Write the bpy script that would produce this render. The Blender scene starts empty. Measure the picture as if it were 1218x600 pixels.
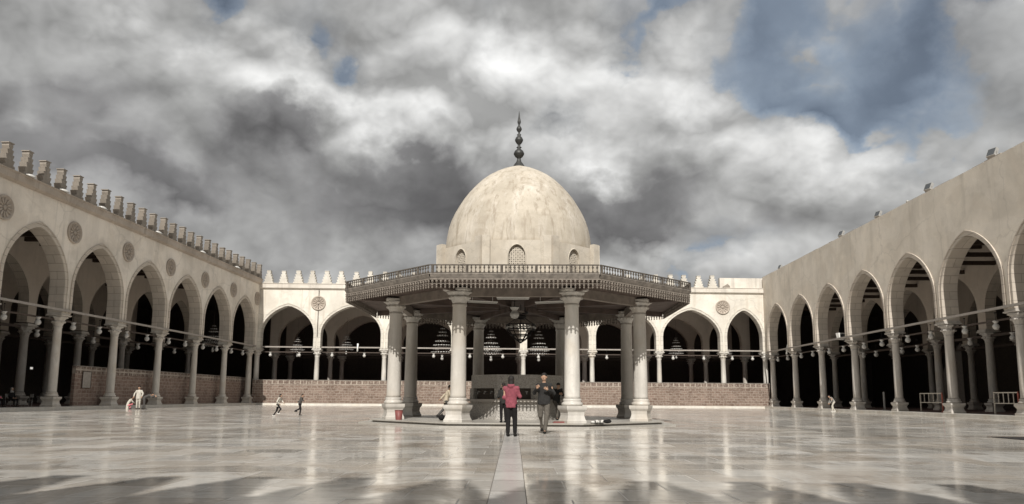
import bpy, math, random
from mathutils import Vector, Matrix, Euler
random.seed(7)
PI = math.pi
R = math.radians
C = bpy.context.scene.collection
SCN = bpy.context.scene

# ------------------------------------------------------------------ mesh builder
class MB:
    def __init__(self):
        self.v = []; self.f = []; self.m = []; self.sm = []
    def add(self, vs, fs, M=None, mi=0, smooth=False):
        o = len(self.v)
        for p in vs:
            p = Vector(p)
            self.v.append(tuple(M @ p) if M is not None else tuple(p))
        for q in fs:
            self.f.append(tuple(o + i for i in q)); self.m.append(mi); self.sm.append(smooth)
        return self
    def box(self, x0, x1, y0, y1, z0, z1, M=None, mi=0):
        vs = [(x0,y0,z0),(x1,y0,z0),(x1,y1,z0),(x0,y1,z0),(x0,y0,z1),(x1,y0,z1),(x1,y1,z1),(x0,y1,z1)]
        return self.add(vs, [(0,3,2,1),(4,5,6,7),(0,1,5,4),(1,2,6,5),(2,3,7,6),(3,0,4,7)], M, mi)
    def lathe(self, prof, n=16, M=None, mi=0, mod=None, smooth=True, a0=0.0, caps=True):
        vs = []; fs = []
        for j, (r, z) in enumerate(prof):
            for i in range(n):
                a = a0 + 2*PI*i/n
                k = mod(a, j) if mod else 1.0
                vs.append((r*k*math.cos(a), r*k*math.sin(a), z))
        for j in range(len(prof)-1):
            for i in range(n):
                i2 = (i+1) % n
                fs.append((j*n+i, j*n+i2, (j+1)*n+i2, (j+1)*n+i))
        if caps:
            fs.append(tuple(range(n-1, -1, -1)))
            fs.append(tuple((len(prof)-1)*n+i for i in range(n)))
        return self.add(vs, fs, M, mi, smooth)
    def square(self, prof, M=None, mi=0):          # square section moulding: (half width, z)
        s2 = math.sqrt(2)
        return self.lathe([(r*s2, z) for r, z in prof], 4, M, mi, None, False, PI/4)
    def tube(self, pts, r, n=8, M=None, mi=0, smooth=True):
        pts = [Vector(p) for p in pts]; vs = []; fs = []
        rs = r if isinstance(r, (list, tuple)) else [r]*len(pts)
        for j, p in enumerate(pts):
            d = (pts[min(j+1, len(pts)-1)] - pts[max(j-1, 0)]).normalized()
            u = d.cross(Vector((0,0,1)) if abs(d.z) < .9 else Vector((1,0,0))).normalized(); w = d.cross(u)
            for i in range(n):
                a = 2*PI*i/n
                vs.append(p + (u*math.cos(a) + w*math.sin(a))*rs[j])
        for j in range(len(pts)-1):
            for i in range(n):
                i2 = (i+1) % n
                fs.append((j*n+i2, j*n+i, (j+1)*n+i, (j+1)*n+i2))
        fs.append(tuple(range(n))); fs.append(tuple((len(pts)-1)*n+i for i in range(n-1,-1,-1)))
        return self.add(vs, fs, M, mi, smooth)
    def ball(self, c, r, n=12, m=8, M=None, mi=0):
        rx, ry, rz = r if isinstance(r, (tuple, list)) else (r, r, r)
        vs = [(c[0], c[1], c[2]-rz)]; fs = []
        for j in range(1, m):
            t = -PI/2 + PI*j/m
            for i in range(n):
                a = 2*PI*i/n
                vs.append((c[0]+rx*math.cos(t)*math.cos(a), c[1]+ry*math.cos(t)*math.sin(a), c[2]+rz*math.sin(t)))
        vs.append((c[0], c[1], c[2]+rz)); L = len(vs)-1
        for i in range(n):
            i2 = (i+1) % n
            fs.append((0, 1+i2, 1+i)); fs.append((L, 1+(m-2)*n+i, 1+(m-2)*n+i2))
            for j in range(m-2):
                fs.append((1+j*n+i, 1+j*n+i2, 1+(j+1)*n+i2, 1+(j+1)*n+i))
        return self.add(vs, fs, M, mi, True)
    def torus(self, c, r, t, n=32, k=6, M=None, mi=0):
        vs = []; fs = []
        for i in range(n):
            a = 2*PI*i/n
            for j in range(k):
                b = 2*PI*j/k
                vs.append((c[0]+(r+t*math.cos(b))*math.cos(a), c[1]+(r+t*math.cos(b))*math.sin(a), c[2]+t*math.sin(b)))
        for i in range(n):
            for j in range(k):
                fs.append((i*k+j, ((i+1)%n)*k+j, ((i+1)%n)*k+(j+1)%k, i*k+(j+1)%k))
        return self.add(vs, fs, M, mi, True)
    def prism(self, outline, y0, y1, M=None, mi=0):   # outline (x,z) counter-clockwise seen from -y
        n = len(outline)
        vs = [(x, y0, z) for x, z in outline] + [(x, y1, z) for x, z in outline]
        fs = [tuple(range(n)), tuple(range(2*n-1, n-1, -1))]
        for i in range(n):
            j = (i+1) % n
            fs.append((i, n+i, n+j, j))
        return self.add(vs, fs, M, mi)

def mesh(name, mb, mats):
    me = bpy.data.meshes.new(name)
    me.from_pydata(mb.v, [], mb.f)
    for m in (mats if isinstance(mats, (list, tuple)) else [mats]):
        me.materials.append(m)
    me.polygons.foreach_set('material_index', mb.m)
    me.polygons.foreach_set('use_smooth', mb.sm)
    me.update()
    return me
def obj(name, data, mats=None, parent=None, loc=None, rot=None):
    if isinstance(data, MB): data = mesh(name, data, mats)
    o = bpy.data.objects.new(name, data); C.objects.link(o)
    if parent: o.parent = parent
    if loc is not None: o.location = loc
    if rot is not None: o.rotation_euler = rot
    return o
def tag(o, label, cat, group=None):
    o['label'] = label; o['category'] = cat
    if group: o['group'] = group
    return o
def thing(name, label, cat, loc=(0,0,0), rz=0, group=None):
    o = bpy.data.objects.new(name, None); C.objects.link(o)
    o.location = loc; o.rotation_euler = (0,0,rz); o.empty_display_size = .3
    return tag(o, label, cat, group)
def kids(o):
    return [x for x in C.objects if x.parent is o]
def copy_tree(o, parent=None):
    c = o.copy(); C.objects.link(c); c.parent = parent
    for ch in o.children: copy_tree(ch, c)
    return c
def Tr(x, y, z): return Matrix.Translation((x, y, z))
def Rz(a): return Matrix.Rotation(a, 4, 'Z')
ORD = ['first','second','third','fourth','fifth','sixth','seventh','eighth','ninth','tenth','eleventh','twelfth','thirteenth']

# ------------------------------------------------------------------ materials
class NT:
    def __init__(self, name):
        self.mat = bpy.data.materials.new(name); self.mat.use_nodes = True
        self.t = self.mat.node_tree; self.n = self.t.nodes
        self.b = self.n['Principled BSDF']
    def node(self, ty, **kw):
        x = self.n.new(ty)
        for k, v in kw.items():
            if k.startswith('i_'): x.inputs[k[2:].replace('_', ' ')].default_value = v
            else: setattr(x, k, v)
        return x
    def link(self, a, b): self.t.links.new(a, b)
    def coord(self, scale=(1,1,1), kind='Object', rot=(0,0,0), rnd=False):
        tc = self.node('ShaderNodeTexCoord'); mp = self.node('ShaderNodeMapping')
        if rnd:
            oi = self.node('ShaderNodeObjectInfo'); self.link(self.math('MULTIPLY', oi.outputs['Random'], 40.0), mp.inputs['Location'])
        mp.inputs['Scale'].default_value = scale; mp.inputs['Rotation'].default_value = rot
        self.link(tc.outputs[kind], mp.inputs[0]); return mp.outputs[0]
    def noise(self, co, scale, detail=4, rough=.55, dist=0):
        x = self.node('ShaderNodeTexNoise'); x.inputs['Scale'].default_value = scale
        x.inputs['Detail'].default_value = detail; x.inputs['Roughness'].default_value = rough
        x.inputs['Distortion'].default_value = dist
        if co is not None: self.link(co, x.inputs['Vector'])
        return x.outputs[0]
    def ramp(self, fac, stops):
        x = self.node('ShaderNodeValToRGB'); e = x.color_ramp.elements
        while len(e) < len(stops): e.new(.5)
        for k, (p, c) in enumerate(stops):
            e[k].position = p; e[k].color = (c if isinstance(c, (tuple, list)) else (c,c,c)) + ((1,) if not isinstance(c, (tuple,list)) or len(c) == 3 else ())
        self.link(fac, x.inputs[0]); return x.outputs[0]
    def mix(self, fac, a, b, mode='MIX'):
        x = self.node('ShaderNodeMix', data_type='RGBA', blend_type=mode)
        for s, v in ((x.inputs[0], fac), (x.inputs[6], a), (x.inputs[7], b)):
            if hasattr(v, 'node'): self.link(v, s)
            elif isinstance(v, (tuple, list)): s.default_value = tuple(v)[:3] + (1,)
            else: s.default_value = v
        return x.outputs[2]
    def math(self, op, a, b=None, c=None, clamp=False):
        x = self.node('ShaderNodeMath', operation=op); x.use_clamp = clamp
        for s, v in zip(x.inputs, (a, b, c)):
            if v is None: continue
            if hasattr(v, 'node'): self.link(v, s)
            else: s.default_value = v
        return x.outputs[0]
    def bump(self, h, strength=.3, dist=.02):
        x = self.node('ShaderNodeBump'); x.inputs['Strength'].default_value = strength
        x.inputs['Distance'].default_value = dist
        self.link(h, x.inputs['Height']); self.link(x.outputs[0], self.b.inputs['Normal'])
    def done(self, col, rough=.8, spec=.3):
        if hasattr(col, 'node'): self.link(col, self.b.inputs['Base Color'])
        else: self.b.inputs['Base Color'].default_value = tuple(col)[:3] + (1,)
        if hasattr(rough, 'node'): self.link(rough, self.b.inputs['Roughness'])
        else: self.b.inputs['Roughness'].default_value = rough
        self.b.inputs['Specular IOR Level'].default_value = spec
        return self.mat

def mul(c, k): return tuple(x*k for x in c)

def plaster(name, c, stain=.5, streak=.5, scale=1.0, bump=.25, grime=None, rnd=False):
    t = NT(name); co = t.coord(rnd=rnd)
    big = t.noise(co, .22*scale, 6, .62, .6)
    mid = t.noise(co, 1.3*scale, 6, .6, .3)
    fine = t.noise(co, 14, 4, .6)
    st = t.noise(t.coord((1.6,1.6,.10), rnd=rnd), 1.0*scale, 6, .65)
    st2 = t.noise(t.coord((.35,.35,.05), rnd=rnd), 1.0*scale, 5, .7)
    pat = t.noise(t.coord((.7,.7,1.1), rnd=rnd), .5*scale, 3, .45, .8)
    crk = t.node('ShaderNodeTexVoronoi', feature='DISTANCE_TO_EDGE'); crk.inputs['Scale'].default_value = .33*scale
    wv = t.node('ShaderNodeTexNoise'); wv.inputs['Scale'].default_value = 1.4*scale; wv.inputs['Detail'].default_value = 6; t.link(co, wv.inputs['Vector'])
    mv = t.node('ShaderNodeMix', data_type='VECTOR'); mv.inputs[0].default_value = .5; t.link(co, mv.inputs[4]); t.link(wv.outputs['Color'], mv.inputs[5]); t.link(mv.outputs[1], crk.inputs['Vector'])
    grime = grime or mul(c, .52)
    col = t.mix(t.ramp(big, [(.38, 0), (.62, 1)]), mul(c, 1-.22*stain), mul(c, 1+.10*stain))
    col = t.mix(t.math('MULTIPLY', t.ramp(pat, [(.545, 0), (.56, 1)]), .34*stain), col, (c[0]*1.10, c[1]*1.12, c[2]*1.16))
    col = t.mix(t.math('MULTIPLY', t.ramp(pat, [(.42, 1), (.44, 0)]), .30*stain), col, (c[0]*.80, c[1]*.76, c[2]*.72))
    col = t.mix(t.math('MULTIPLY', t.ramp(mid, [(.52, 0), (.70, 1)]), .55*stain), col, mul(c, .74))
    col = t.mix(t.math('MULTIPLY', t.ramp(st, [(.53, 0), (.72, 1)]), .75*streak), col, grime)
    col = t.mix(t.math('MULTIPLY', t.ramp(st2, [(.52, 0), (.66, 1)]), .45*streak), col, mul(c, .72))
    col = t.mix(t.math('MULTIPLY', t.ramp(crk.outputs[0], [(.0, 1), (.012, 0)]), .35*stain), col, mul(c, .45))
    col = t.mix(t.math('MULTIPLY', t.ramp(fine, [(.4, 0), (.7, 1)]), .24), col, mul(c, .76))
    if rnd:
        oi = t.node('ShaderNodeObjectInfo'); col = t.mix(t.math('MULTIPLY', oi.outputs['Random'], .45), col, mul(c, .55))
    t.bump(t.math('ADD', t.math('ADD', t.math('MULTIPLY', mid, .7), t.math('MULTIPLY', fine, .3)), t.math('MULTIPLY', pat, .5)), bump, .03)
    return t.done(col, .9, .2)

def ashlar(name, c, bw=1.3, rh=.5, axes='yz', joint=.55):
    t = NT(name); tc = t.node('ShaderNodeTexCoord'); sp = t.node('ShaderNodeSeparateXYZ'); cb = t.node('ShaderNodeCombineXYZ')
    t.link(tc.outputs['Object'], sp.inputs[0])
    t.link(sp.outputs['XYZ'.index(axes[0].upper())], cb.inputs[0]); t.link(sp.outputs['XYZ'.index(axes[1].upper())], cb.inputs[1])
    br = t.node('ShaderNodeTexBrick'); t.link(cb.outputs[0], br.inputs['Vector'])
    br.inputs['Scale'].default_value = 1; br.inputs['Brick Width'].default_value = bw; br.inputs['Row Height'].default_value = rh
    br.inputs['Mortar Size'].default_value = .018; br.inputs['Mortar Smooth'].default_value = .3
    br.inputs['Color1'].default_value = (*mul(c, .88), 1); br.inputs['Color2'].default_value = (*mul(c, 1.08), 1); br.inputs['Mortar'].default_value = (*mul(c, joint), 1)
    co = t.coord(); n = t.noise(co, 1.1, 6, .62, .4)
    st = t.noise(t.coord((2,2,.15)), 1.0, 4)
    col = t.mix(t.math('MULTIPLY', t.ramp(n, [(.5, 0), (.7, 1)]), .5), br.outputs['Color'], mul(c, .7))
    col = t.mix(t.math('MULTIPLY', t.ramp(st, [(.55, 0), (.75, 1)]), .5), col, mul(c, .5))
    t.bump(t.math('SUBTRACT', t.math('MULTIPLY', n, .5), br.outputs['Fac']), .4, .02)
    return t.done(col, .88, .2)

def marble(name, c, vein=.5, rough=.4, rnd=True):
    t = NT(name); co = t.coord((1,1,.35), rnd=rnd); cu = t.coord(rnd=rnd)
    n = t.noise(co, 2.2, 8, .65, 1.2); n2 = t.noise(cu, 9, 6, .6, .5)
    st = t.noise(t.coord((3,3,.25), rnd=rnd), 1.2, 5)
    gr = t.noise(cu, .8, 3)
    col = t.mix(t.ramp(n, [(.42, 0), (.62, 1)]), mul(c, 1-.34*vein), c)
    col = t.mix(t.math('MULTIPLY', t.ramp(n2, [(.55, 0), (.75, 1)]), .4), col, mul(c, .55))
    col = t.mix(t.math('MULTIPLY', t.ramp(st, [(.52, 0), (.70, 1)]), .5), col, mul(c, .60))
    col = t.mix(t.math('MULTIPLY', t.ramp(gr, [(.5, 0), (.7, 1)]), .4), col, (c[0]*.76, c[1]*.66, c[2]*.54))
    if rnd:
        oi = t.node('ShaderNodeObjectInfo'); col = t.mix(t.math('MULTIPLY', oi.outputs['Random'], .5), col, (c[0]*.66, c[1]*.64, c[2]*.62))
    t.bump(t.math('ADD', n2, t.math('MULTIPLY', gr, .6)), .3, .015)
    return t.done(col, rough, .4)

def plain(name, c, rough=.7, var=.25, scale=6, spec=.3, metal=0):
    t = NT(name); n = t.noise(t.coord(), scale, 5, .6, .3)
    col = t.mix(t.ramp(n, [(.3, 0), (.7, 1)]), mul(c, 1-var), mul(c, 1+var*.6))
    t.bump(n, .15, .01)
    t.b.inputs['Metallic'].default_value = metal
    return t.done(col, rough, spec)

M = {}
M['wall_left'] = plaster('warm_grey_plaster', (.69,.625,.54), .85, .7)  # warm grey-beige plaster, its own base colour
M['wall_right'] = plaster('ochre_plaster', (.70,.635,.545), .75, .55)
M['wall_back'] = plaster('limewashed_stone', (.64,.595,.52), .9, 1.0, grime=(.40,.34,.26))
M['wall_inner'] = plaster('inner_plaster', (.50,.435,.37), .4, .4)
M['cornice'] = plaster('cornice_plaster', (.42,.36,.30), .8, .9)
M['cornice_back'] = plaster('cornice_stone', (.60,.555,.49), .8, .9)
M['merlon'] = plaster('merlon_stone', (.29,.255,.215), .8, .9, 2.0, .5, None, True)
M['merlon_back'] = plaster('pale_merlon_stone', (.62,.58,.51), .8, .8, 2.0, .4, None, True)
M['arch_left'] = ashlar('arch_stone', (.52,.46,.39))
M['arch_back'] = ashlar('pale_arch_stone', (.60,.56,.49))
M['marble'] = marble('column_marble', (.60,.56,.50))
M['marble_white'] = marble('white_marble', (.60,.57,.52), .55, .35)
M['marble_grey'] = marble('grey_marble', (.52,.485,.44), .6, .45)
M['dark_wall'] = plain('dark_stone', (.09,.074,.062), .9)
M['carpet'] = plain('dark_red_carpet', (.11,.066,.056), .95)
M['platform'] = marble('platform_marble', (.66,.63,.57), .5, .4)
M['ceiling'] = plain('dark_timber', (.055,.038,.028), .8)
M['beam'] = plain('tie_timber', (.07,.052,.042), .7)
M['rod'] = plain('grey_painted_rod', (.30,.27,.24), .5, .2)
M['wood'] = plain('weathered_lattice_wood', (.20,.172,.145), .85, .45, 9)
M['wood_dark'] = plain('dark_baluster_wood', (.10,.085,.07), .85, .45, 9)
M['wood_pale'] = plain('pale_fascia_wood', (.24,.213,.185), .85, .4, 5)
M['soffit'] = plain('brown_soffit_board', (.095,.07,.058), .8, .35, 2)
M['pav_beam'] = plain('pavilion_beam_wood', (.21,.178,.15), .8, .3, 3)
M['bronze'] = plain('dark_bronze', (.055,.055,.052), .55, .4, 8, .5, .5)
M['black'] = plain('black_iron_and_gaps', (.02,.018,.017), .6)
M['glass'] = plain('opal_glass', (.46,.445,.415), .25, .1, 5, .5)
M['crystal'] = plain('bulb_glass', (.50,.49,.46), .2, .05, 5, .6)
M['white'] = plain('white_enamel', (.75,.74,.70), .5, .12)
M['steel'] = plain('grey_steel', (.34,.33,.31), .45, .2, 6, .5)
M['lens'] = plain('floodlight_lens', (.06,.065,.07), .15, .2, 4, .6)
M['railing'] = plain('cream_railing_paint', (.55,.50,.42), .5, .2)
M['rust'] = plain('red_painted_post', (.45,.14,.10), .6, .3)
M['plinth'] = marble('plinth_marble', (.46,.44,.40), .7, .35)

def brick_mat(name, c1, c2, mortar, bw, rh, off=.5, axes='xz', ms=.03, irr=.5):
    t = NT(name); tc = t.node('ShaderNodeTexCoord'); sp = t.node('ShaderNodeSeparateXYZ'); cb = t.node('ShaderNodeCombineXYZ')
    t.link(tc.outputs['Object'], sp.inputs[0])
    nz = t.node('ShaderNodeTexNoise'); nz.inputs['Scale'].default_value = 1.4; t.link(tc.outputs['Object'], nz.inputs['Vector'])
    dx = t.math('MULTIPLY', t.math('SUBTRACT', nz.outputs[0], .5), .40*irr)
    t.link(t.math('ADD', sp.outputs[0], dx), cb.inputs[0]); t.link(t.math('ADD', sp.outputs[2], dx), cb.inputs[1])
    br = t.node('ShaderNodeTexBrick'); br.offset = off; t.link(cb.outputs[0], br.inputs['Vector'])
    br.inputs['Scale'].default_value = 1; br.inputs['Brick Width'].default_value = bw; br.inputs['Row Height'].default_value = rh
    br.inputs['Mortar Size'].default_value = ms; br.inputs['Mortar Smooth'].default_value = .2; br.inputs['Bias'].default_value = -.1
    br.inputs['Color1'].default_value = (*c1, 1); br.inputs['Color2'].default_value = (*c2, 1); br.inputs['Mortar'].default_value = (*mortar, 1)
    n = t.noise(t.coord(), .9, 6, .65, .5)
    n2 = t.noise(t.coord(), 5, 5, .6)
    col = t.mix(t.math('MULTIPLY', t.ramp(n, [(.45, 0), (.68, 1)]), .6), br.outputs['Color'], mul(c1, .75))
    col = t.mix(t.math('MULTIPLY', t.ramp(n2, [(.46, 0), (.68, 1)]), .7), col, mortar)
    t.bump(t.math('SUBTRACT', t.math('MULTIPLY', n2, .4), br.outputs['Fac']), .5, .02)
    return t.done(col, .9, .2)
M['brick'] = brick_mat('pinkish_brick', (.135,.092,.072), (.215,.155,.125), (.28,.235,.195), .62, .27)
M['brick_brown'] = brick_mat('brown_brick', (.165,.11,.088), (.23,.16,.128), (.29,.235,.195), .62, .27)
M['coping'] = brick_mat('panelled_coping', (.12,.085,.07), (.17,.125,.10), (.36,.31,.26), .62, .46, 0.0, 'xz', .06, .15)

def dome_mat():
    t = NT('dome_plaster'); co = t.coord(); c = (.48,.425,.345)
    big = t.noise(co, .5, 6, .65, .8); mid = t.noise(co, 1.7, 7, .65, .6)
    st = t.noise(t.coord((1.8,1.8,.14)), 1.3, 6, .65)
    st2 = t.noise(t.coord((3.6,3.6,.3)), 1.3, 6, .65)
    fine = t.noise(co, 16, 4)
    col = t.mix(t.ramp(big, [(.36,0),(.64,1)]), mul(c,.80), (.52,.465,.385))
    col = t.mix(t.math('MULTIPLY', t.ramp(st, [(.50,0),(.68,1)]), .65), col, (.62,.575,.51))
    col = t.mix(t.math('MULTIPLY', t.ramp(st2, [(.51,0),(.66,1)]), .75), col, (.27,.225,.17))
    col = t.mix(t.math('MULTIPLY', t.ramp(mid, [(.54,0),(.68,1)]), .6), col, (.31,.26,.20))
    col = t.mix(t.math('MULTIPLY', t.ramp(fine, [(.45,0),(.7,1)]), .2), col, mul(c,.7))
    t.bump(t.math('ADD', mid, t.math('MULTIPLY', fine, .3)), .3, .03)
    return t.done(col, .85, .2)
M['dome'] = dome_mat()
M['drum'] = plaster('drum_plaster', (.50,.45,.375), .8, .9, 2.2, .3)
M['granite'] = None
t = NT('speckled_granite'); n1 = t.noise(t.coord(), 22, 3, .7); n2 = t.noise(t.coord(), 1.2, 5, .6)
col = t.mix(t.ramp(n1, [(.40,0),(.60,1)]), (.22,.205,.185), (.46,.435,.395))
col = t.mix(t.math('MULTIPLY', t.ramp(n2, [(.45,0),(.7,1)]), .5), col, (.36,.33,.29))
M['granite'] = t.done(col, .55, .4)

def floor_mat():
    t = NT('polished_marble_paving')
    co = t.coord((1,1,1), 'Object', (0,0,R(-1.2)))
    br = t.node('ShaderNodeTexBrick'); br.offset = .5; br.offset_frequency = 2; t.link(co, br.inputs['Vector'])
    br.inputs['Scale'].default_value = 1; br.inputs['Brick Width'].default_value = 1.15; br.inputs['Row Height'].default_value = .85
    br.inputs['Mortar Size'].default_value = .009; br.inputs['Mortar Smooth'].default_value = .4; br.inputs['Bias'].default_value = 0
    br.inputs['Color1'].default_value = (0,0,0,1); br.inputs['Color2'].default_value = (1,1,1,1); br.inputs['Mortar'].default_value = (.5,.5,.5,1)
    slab = br.outputs['Color']; joint = br.outputs['Fac']
    big = t.noise(co, .13, 5, .6, .6); mid = t.noise(co, .6, 7, .68, 1.0)
    vein = t.noise(t.coord((1.0,.5,1), 'Object', (0,0,.25)), 1.5, 9, .70, 1.8)
    vein2 = t.noise(t.coord((.55,1.6,1), 'Object', (0,0,.1)), 2.2, 8, .7, 1.2)
    fine = t.noise(co, 9, 5, .6)
    zone = t.noise(co, .065, 4, .6, 1.0)
    blot = t.noise(t.coord((1,.8,1), 'Object', (0,0,.7)), .33, 8, .66, 1.4)
    col = t.mix(slab, (.52,.485,.435), (.76,.735,.69))
    col = t.mix(t.math('MULTIPLY', t.ramp(big, [(.40,0),(.62,1)]), .5), col, (.46,.425,.37))
    zf = t.ramp(zone, [(.36,.35),(.58,1)])
    col = t.mix(t.math('MULTIPLY', t.math('MULTIPLY', t.ramp(blot, [(.49,0),(.60,1)]), .85), zf), col, (.25,.205,.155))
    col = t.mix(t.math('MULTIPLY', t.math('MULTIPLY', t.ramp(mid, [(.51,0),(.62,1)]), .8), zf), col, (.21,.17,.13))
    col = t.mix(t.math('MULTIPLY', t.math('MULTIPLY', t.ramp(vein2, [(.55,0),(.66,1)]), .7), zf), col, (.24,.20,.15))
    col = t.mix(t.math('MULTIPLY', t.ramp(vein, [(.60,0),(.68,1)]), .75), col, (.17,.145,.115))
    col = t.mix(t.math('MULTIPLY', t.ramp(fine, [(.5,0),(.75,1)]), .25), col, (.38,.34,.285))
    col = t.mix(t.math('MULTIPLY', joint, t.ramp(mid, [(.40,.15),(.60,.85)])), col, (.09,.08,.07))
    rg = t.math('ADD', t.math('MULTIPLY', mid, .20), t.math('MULTIPLY', vein2, .12))
    rg = t.math('ADD', rg, t.math('MULTIPLY', t.ramp(blot, [(.46,0),(.60,1)]), .12))
    rg = t.math('ADD', rg, t.math('MULTIPLY', slab, .05))
    rg = t.math('ADD', rg, t.math('MULTIPLY', joint, .3))
    rg = t.math('SUBTRACT', rg, .075, None, True)
    wav = t.noise(co, 1.3, 3, .5)
    t.bump(t.math('SUBTRACT', t.math('ADD', t.math('MULTIPLY', wav, .5), t.math('MULTIPLY', fine, .06)), t.math('MULTIPLY', joint, .4)), .14, .02)
    t.b.inputs['IOR'].default_value = 1.6
    return t.done(col, rg, .75)
M['floor'] = floor_mat()
t = NT('pale_path_marble'); tcp = t.node('ShaderNodeTexCoord'); mp = t.node('ShaderNodeMapping'); mp.inputs['Location'].default_value = (15,0,0); t.link(tcp.outputs['Object'], mp.inputs[0]); co = mp.outputs[0]
br = t.node('ShaderNodeTexBrick'); br.offset = 0; t.link(co, br.inputs['Vector'])
br.inputs['Scale'].default_value = 1; br.inputs['Brick Width'].default_value = 40; br.inputs['Row Height'].default_value = 1.1
br.inputs['Mortar Size'].default_value = .012
br.inputs['Color1'].default_value = (.42,.40,.375,1); br.inputs['Color2'].default_value = (.55,.53,.50,1); br.inputs['Mortar'].default_value = (.16,.14,.12,1)
n = t.noise(co, 1.8, 7, .65, 1)
M['path'] = t.done(t.mix(t.math('MULTIPLY', t.ramp(n, [(.5,0),(.7,1)]), .6), br.outputs[0], (.33,.30,.27)), t.math('ADD', t.math('MULTIPLY', n, .4), .03), .5)
M['joint'] = plain('dark_joint', (.11,.095,.08), .9)
M['ground'] = plain('bare_earth', (.28,.24,.19), .95, .3, .05)

# ------------------------------------------------------------------ calibrated layout (metres; camera over the origin)
XL, XR = -31.17, 27.04
L0 = Vector((-31.17, 81.46)); R0 = Vector((27.04, 84.5)); E = (R0-L0).normalized(); BA = math.atan2(E.y, E.x); BLEN = (R0-L0).length
PZ = .22                                   # gallery platform height
WT = .5                                    # half thickness of the arcade walls

# ------------------------------------------------------------------ setting
def struct(o): o['kind'] = 'structure'; return o
gm = MB(); S = 900
gm.add([(-S,-S,-.06),(S,-S,-.06),(S,S,-.06),(-S,S,-.06)], [(0,1,2,3)])
struct(obj('ground', gm, M['ground']))
fm = MB(); fm.add([(-34,-12,0),(30,-12,0),(30,90,0),(-34,90,0)], [(0,1,2,3)])
struct(obj('courtyard_floor', fm, M['floor']))
pm = MB(); pm.add([(-.17,0,0),(.21,0,0),(.21,19.6,0),(-.17,19.6,0)], [(0,1,2,3)])
for x0_ in (-.179, .21): pm.add([(x0_,0,0),(x0_+.009,0,0),(x0_+.009,19.6,0),(x0_,19.6,0)], [(0,1,2,3)], None, 1)
struct(obj('path', pm, [M['path'], M['joint']], None, (-.2,7.3-2.3,.004), (0,0,R(1.35))))

# ------------------------------------------------------------------ arcade columns (shared meshes)
def leaf_mod(j0, amp, n=8, j1=99):
    return lambda a, j: 1 + (amp*abs(math.cos(n/2*a))**1.5 if j0 <= j <= j1 else 0)
def column_meshes(H, mat, capmat, basemat):
    """square waisted pedestal, tapering shaft, leafy flared capital with abacus"""
    b = MB(); b.square([(.45,0),(.45,.12),(.41,.15),(.37,.28),(.37,.38),(.43,.48),(.46,.52),(.46,.64)])
    b.lathe([(.40,.64),(.43,.69),(.43,.75),(.37,.79),(.355,.83),(.385,.87),(.35,.92)], 20)
    s = MB(); zt = H-.90
    s.lathe([(.315,.92),(.295,1.05),(.295,2.0),(.282,H*.55),(.255,zt-.12),(.285,zt-.08),(.285,zt-.02),(.26,zt)], 20)
    c = MB()
    c.lathe([(.265,zt),(.285,zt+.06),(.315,zt+.22),(.40,zt+.32),(.33,zt+.35),(.37,zt+.48),(.54,zt+.62),(.46,zt+.66)], 32, None, 0, leaf_mod(2, .13))
    for q in range(8):
        an = 2*PI*q/8
        c.ball((.52*math.cos(an), .52*math.sin(an), zt+.60), (.085,.085,.065), 8, 5)
        c.ball((.39*math.cos(an+.39), .39*math.sin(an+.39), zt+.30), (.08,.08,.07), 8, 5)
    c.square([(.47,zt+.66),(.56,zt+.70),(.56,zt+.76),(.50,zt+.78),(.50,zt+.90)])
    return mesh('shaft', s, mat), mesh('capital', c, capmat), mesh('base', b, basemat)
def add_column(ms, parent, x, y, z):
    o = obj('column', ms[0], None, parent, (x, y, z), (0,0,0)); o.scale = (random.uniform(.94,1.06),)*2+(1,)
    obj('capital', ms[1], None, o); obj('base', ms[2], None, o)
    return o

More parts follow.
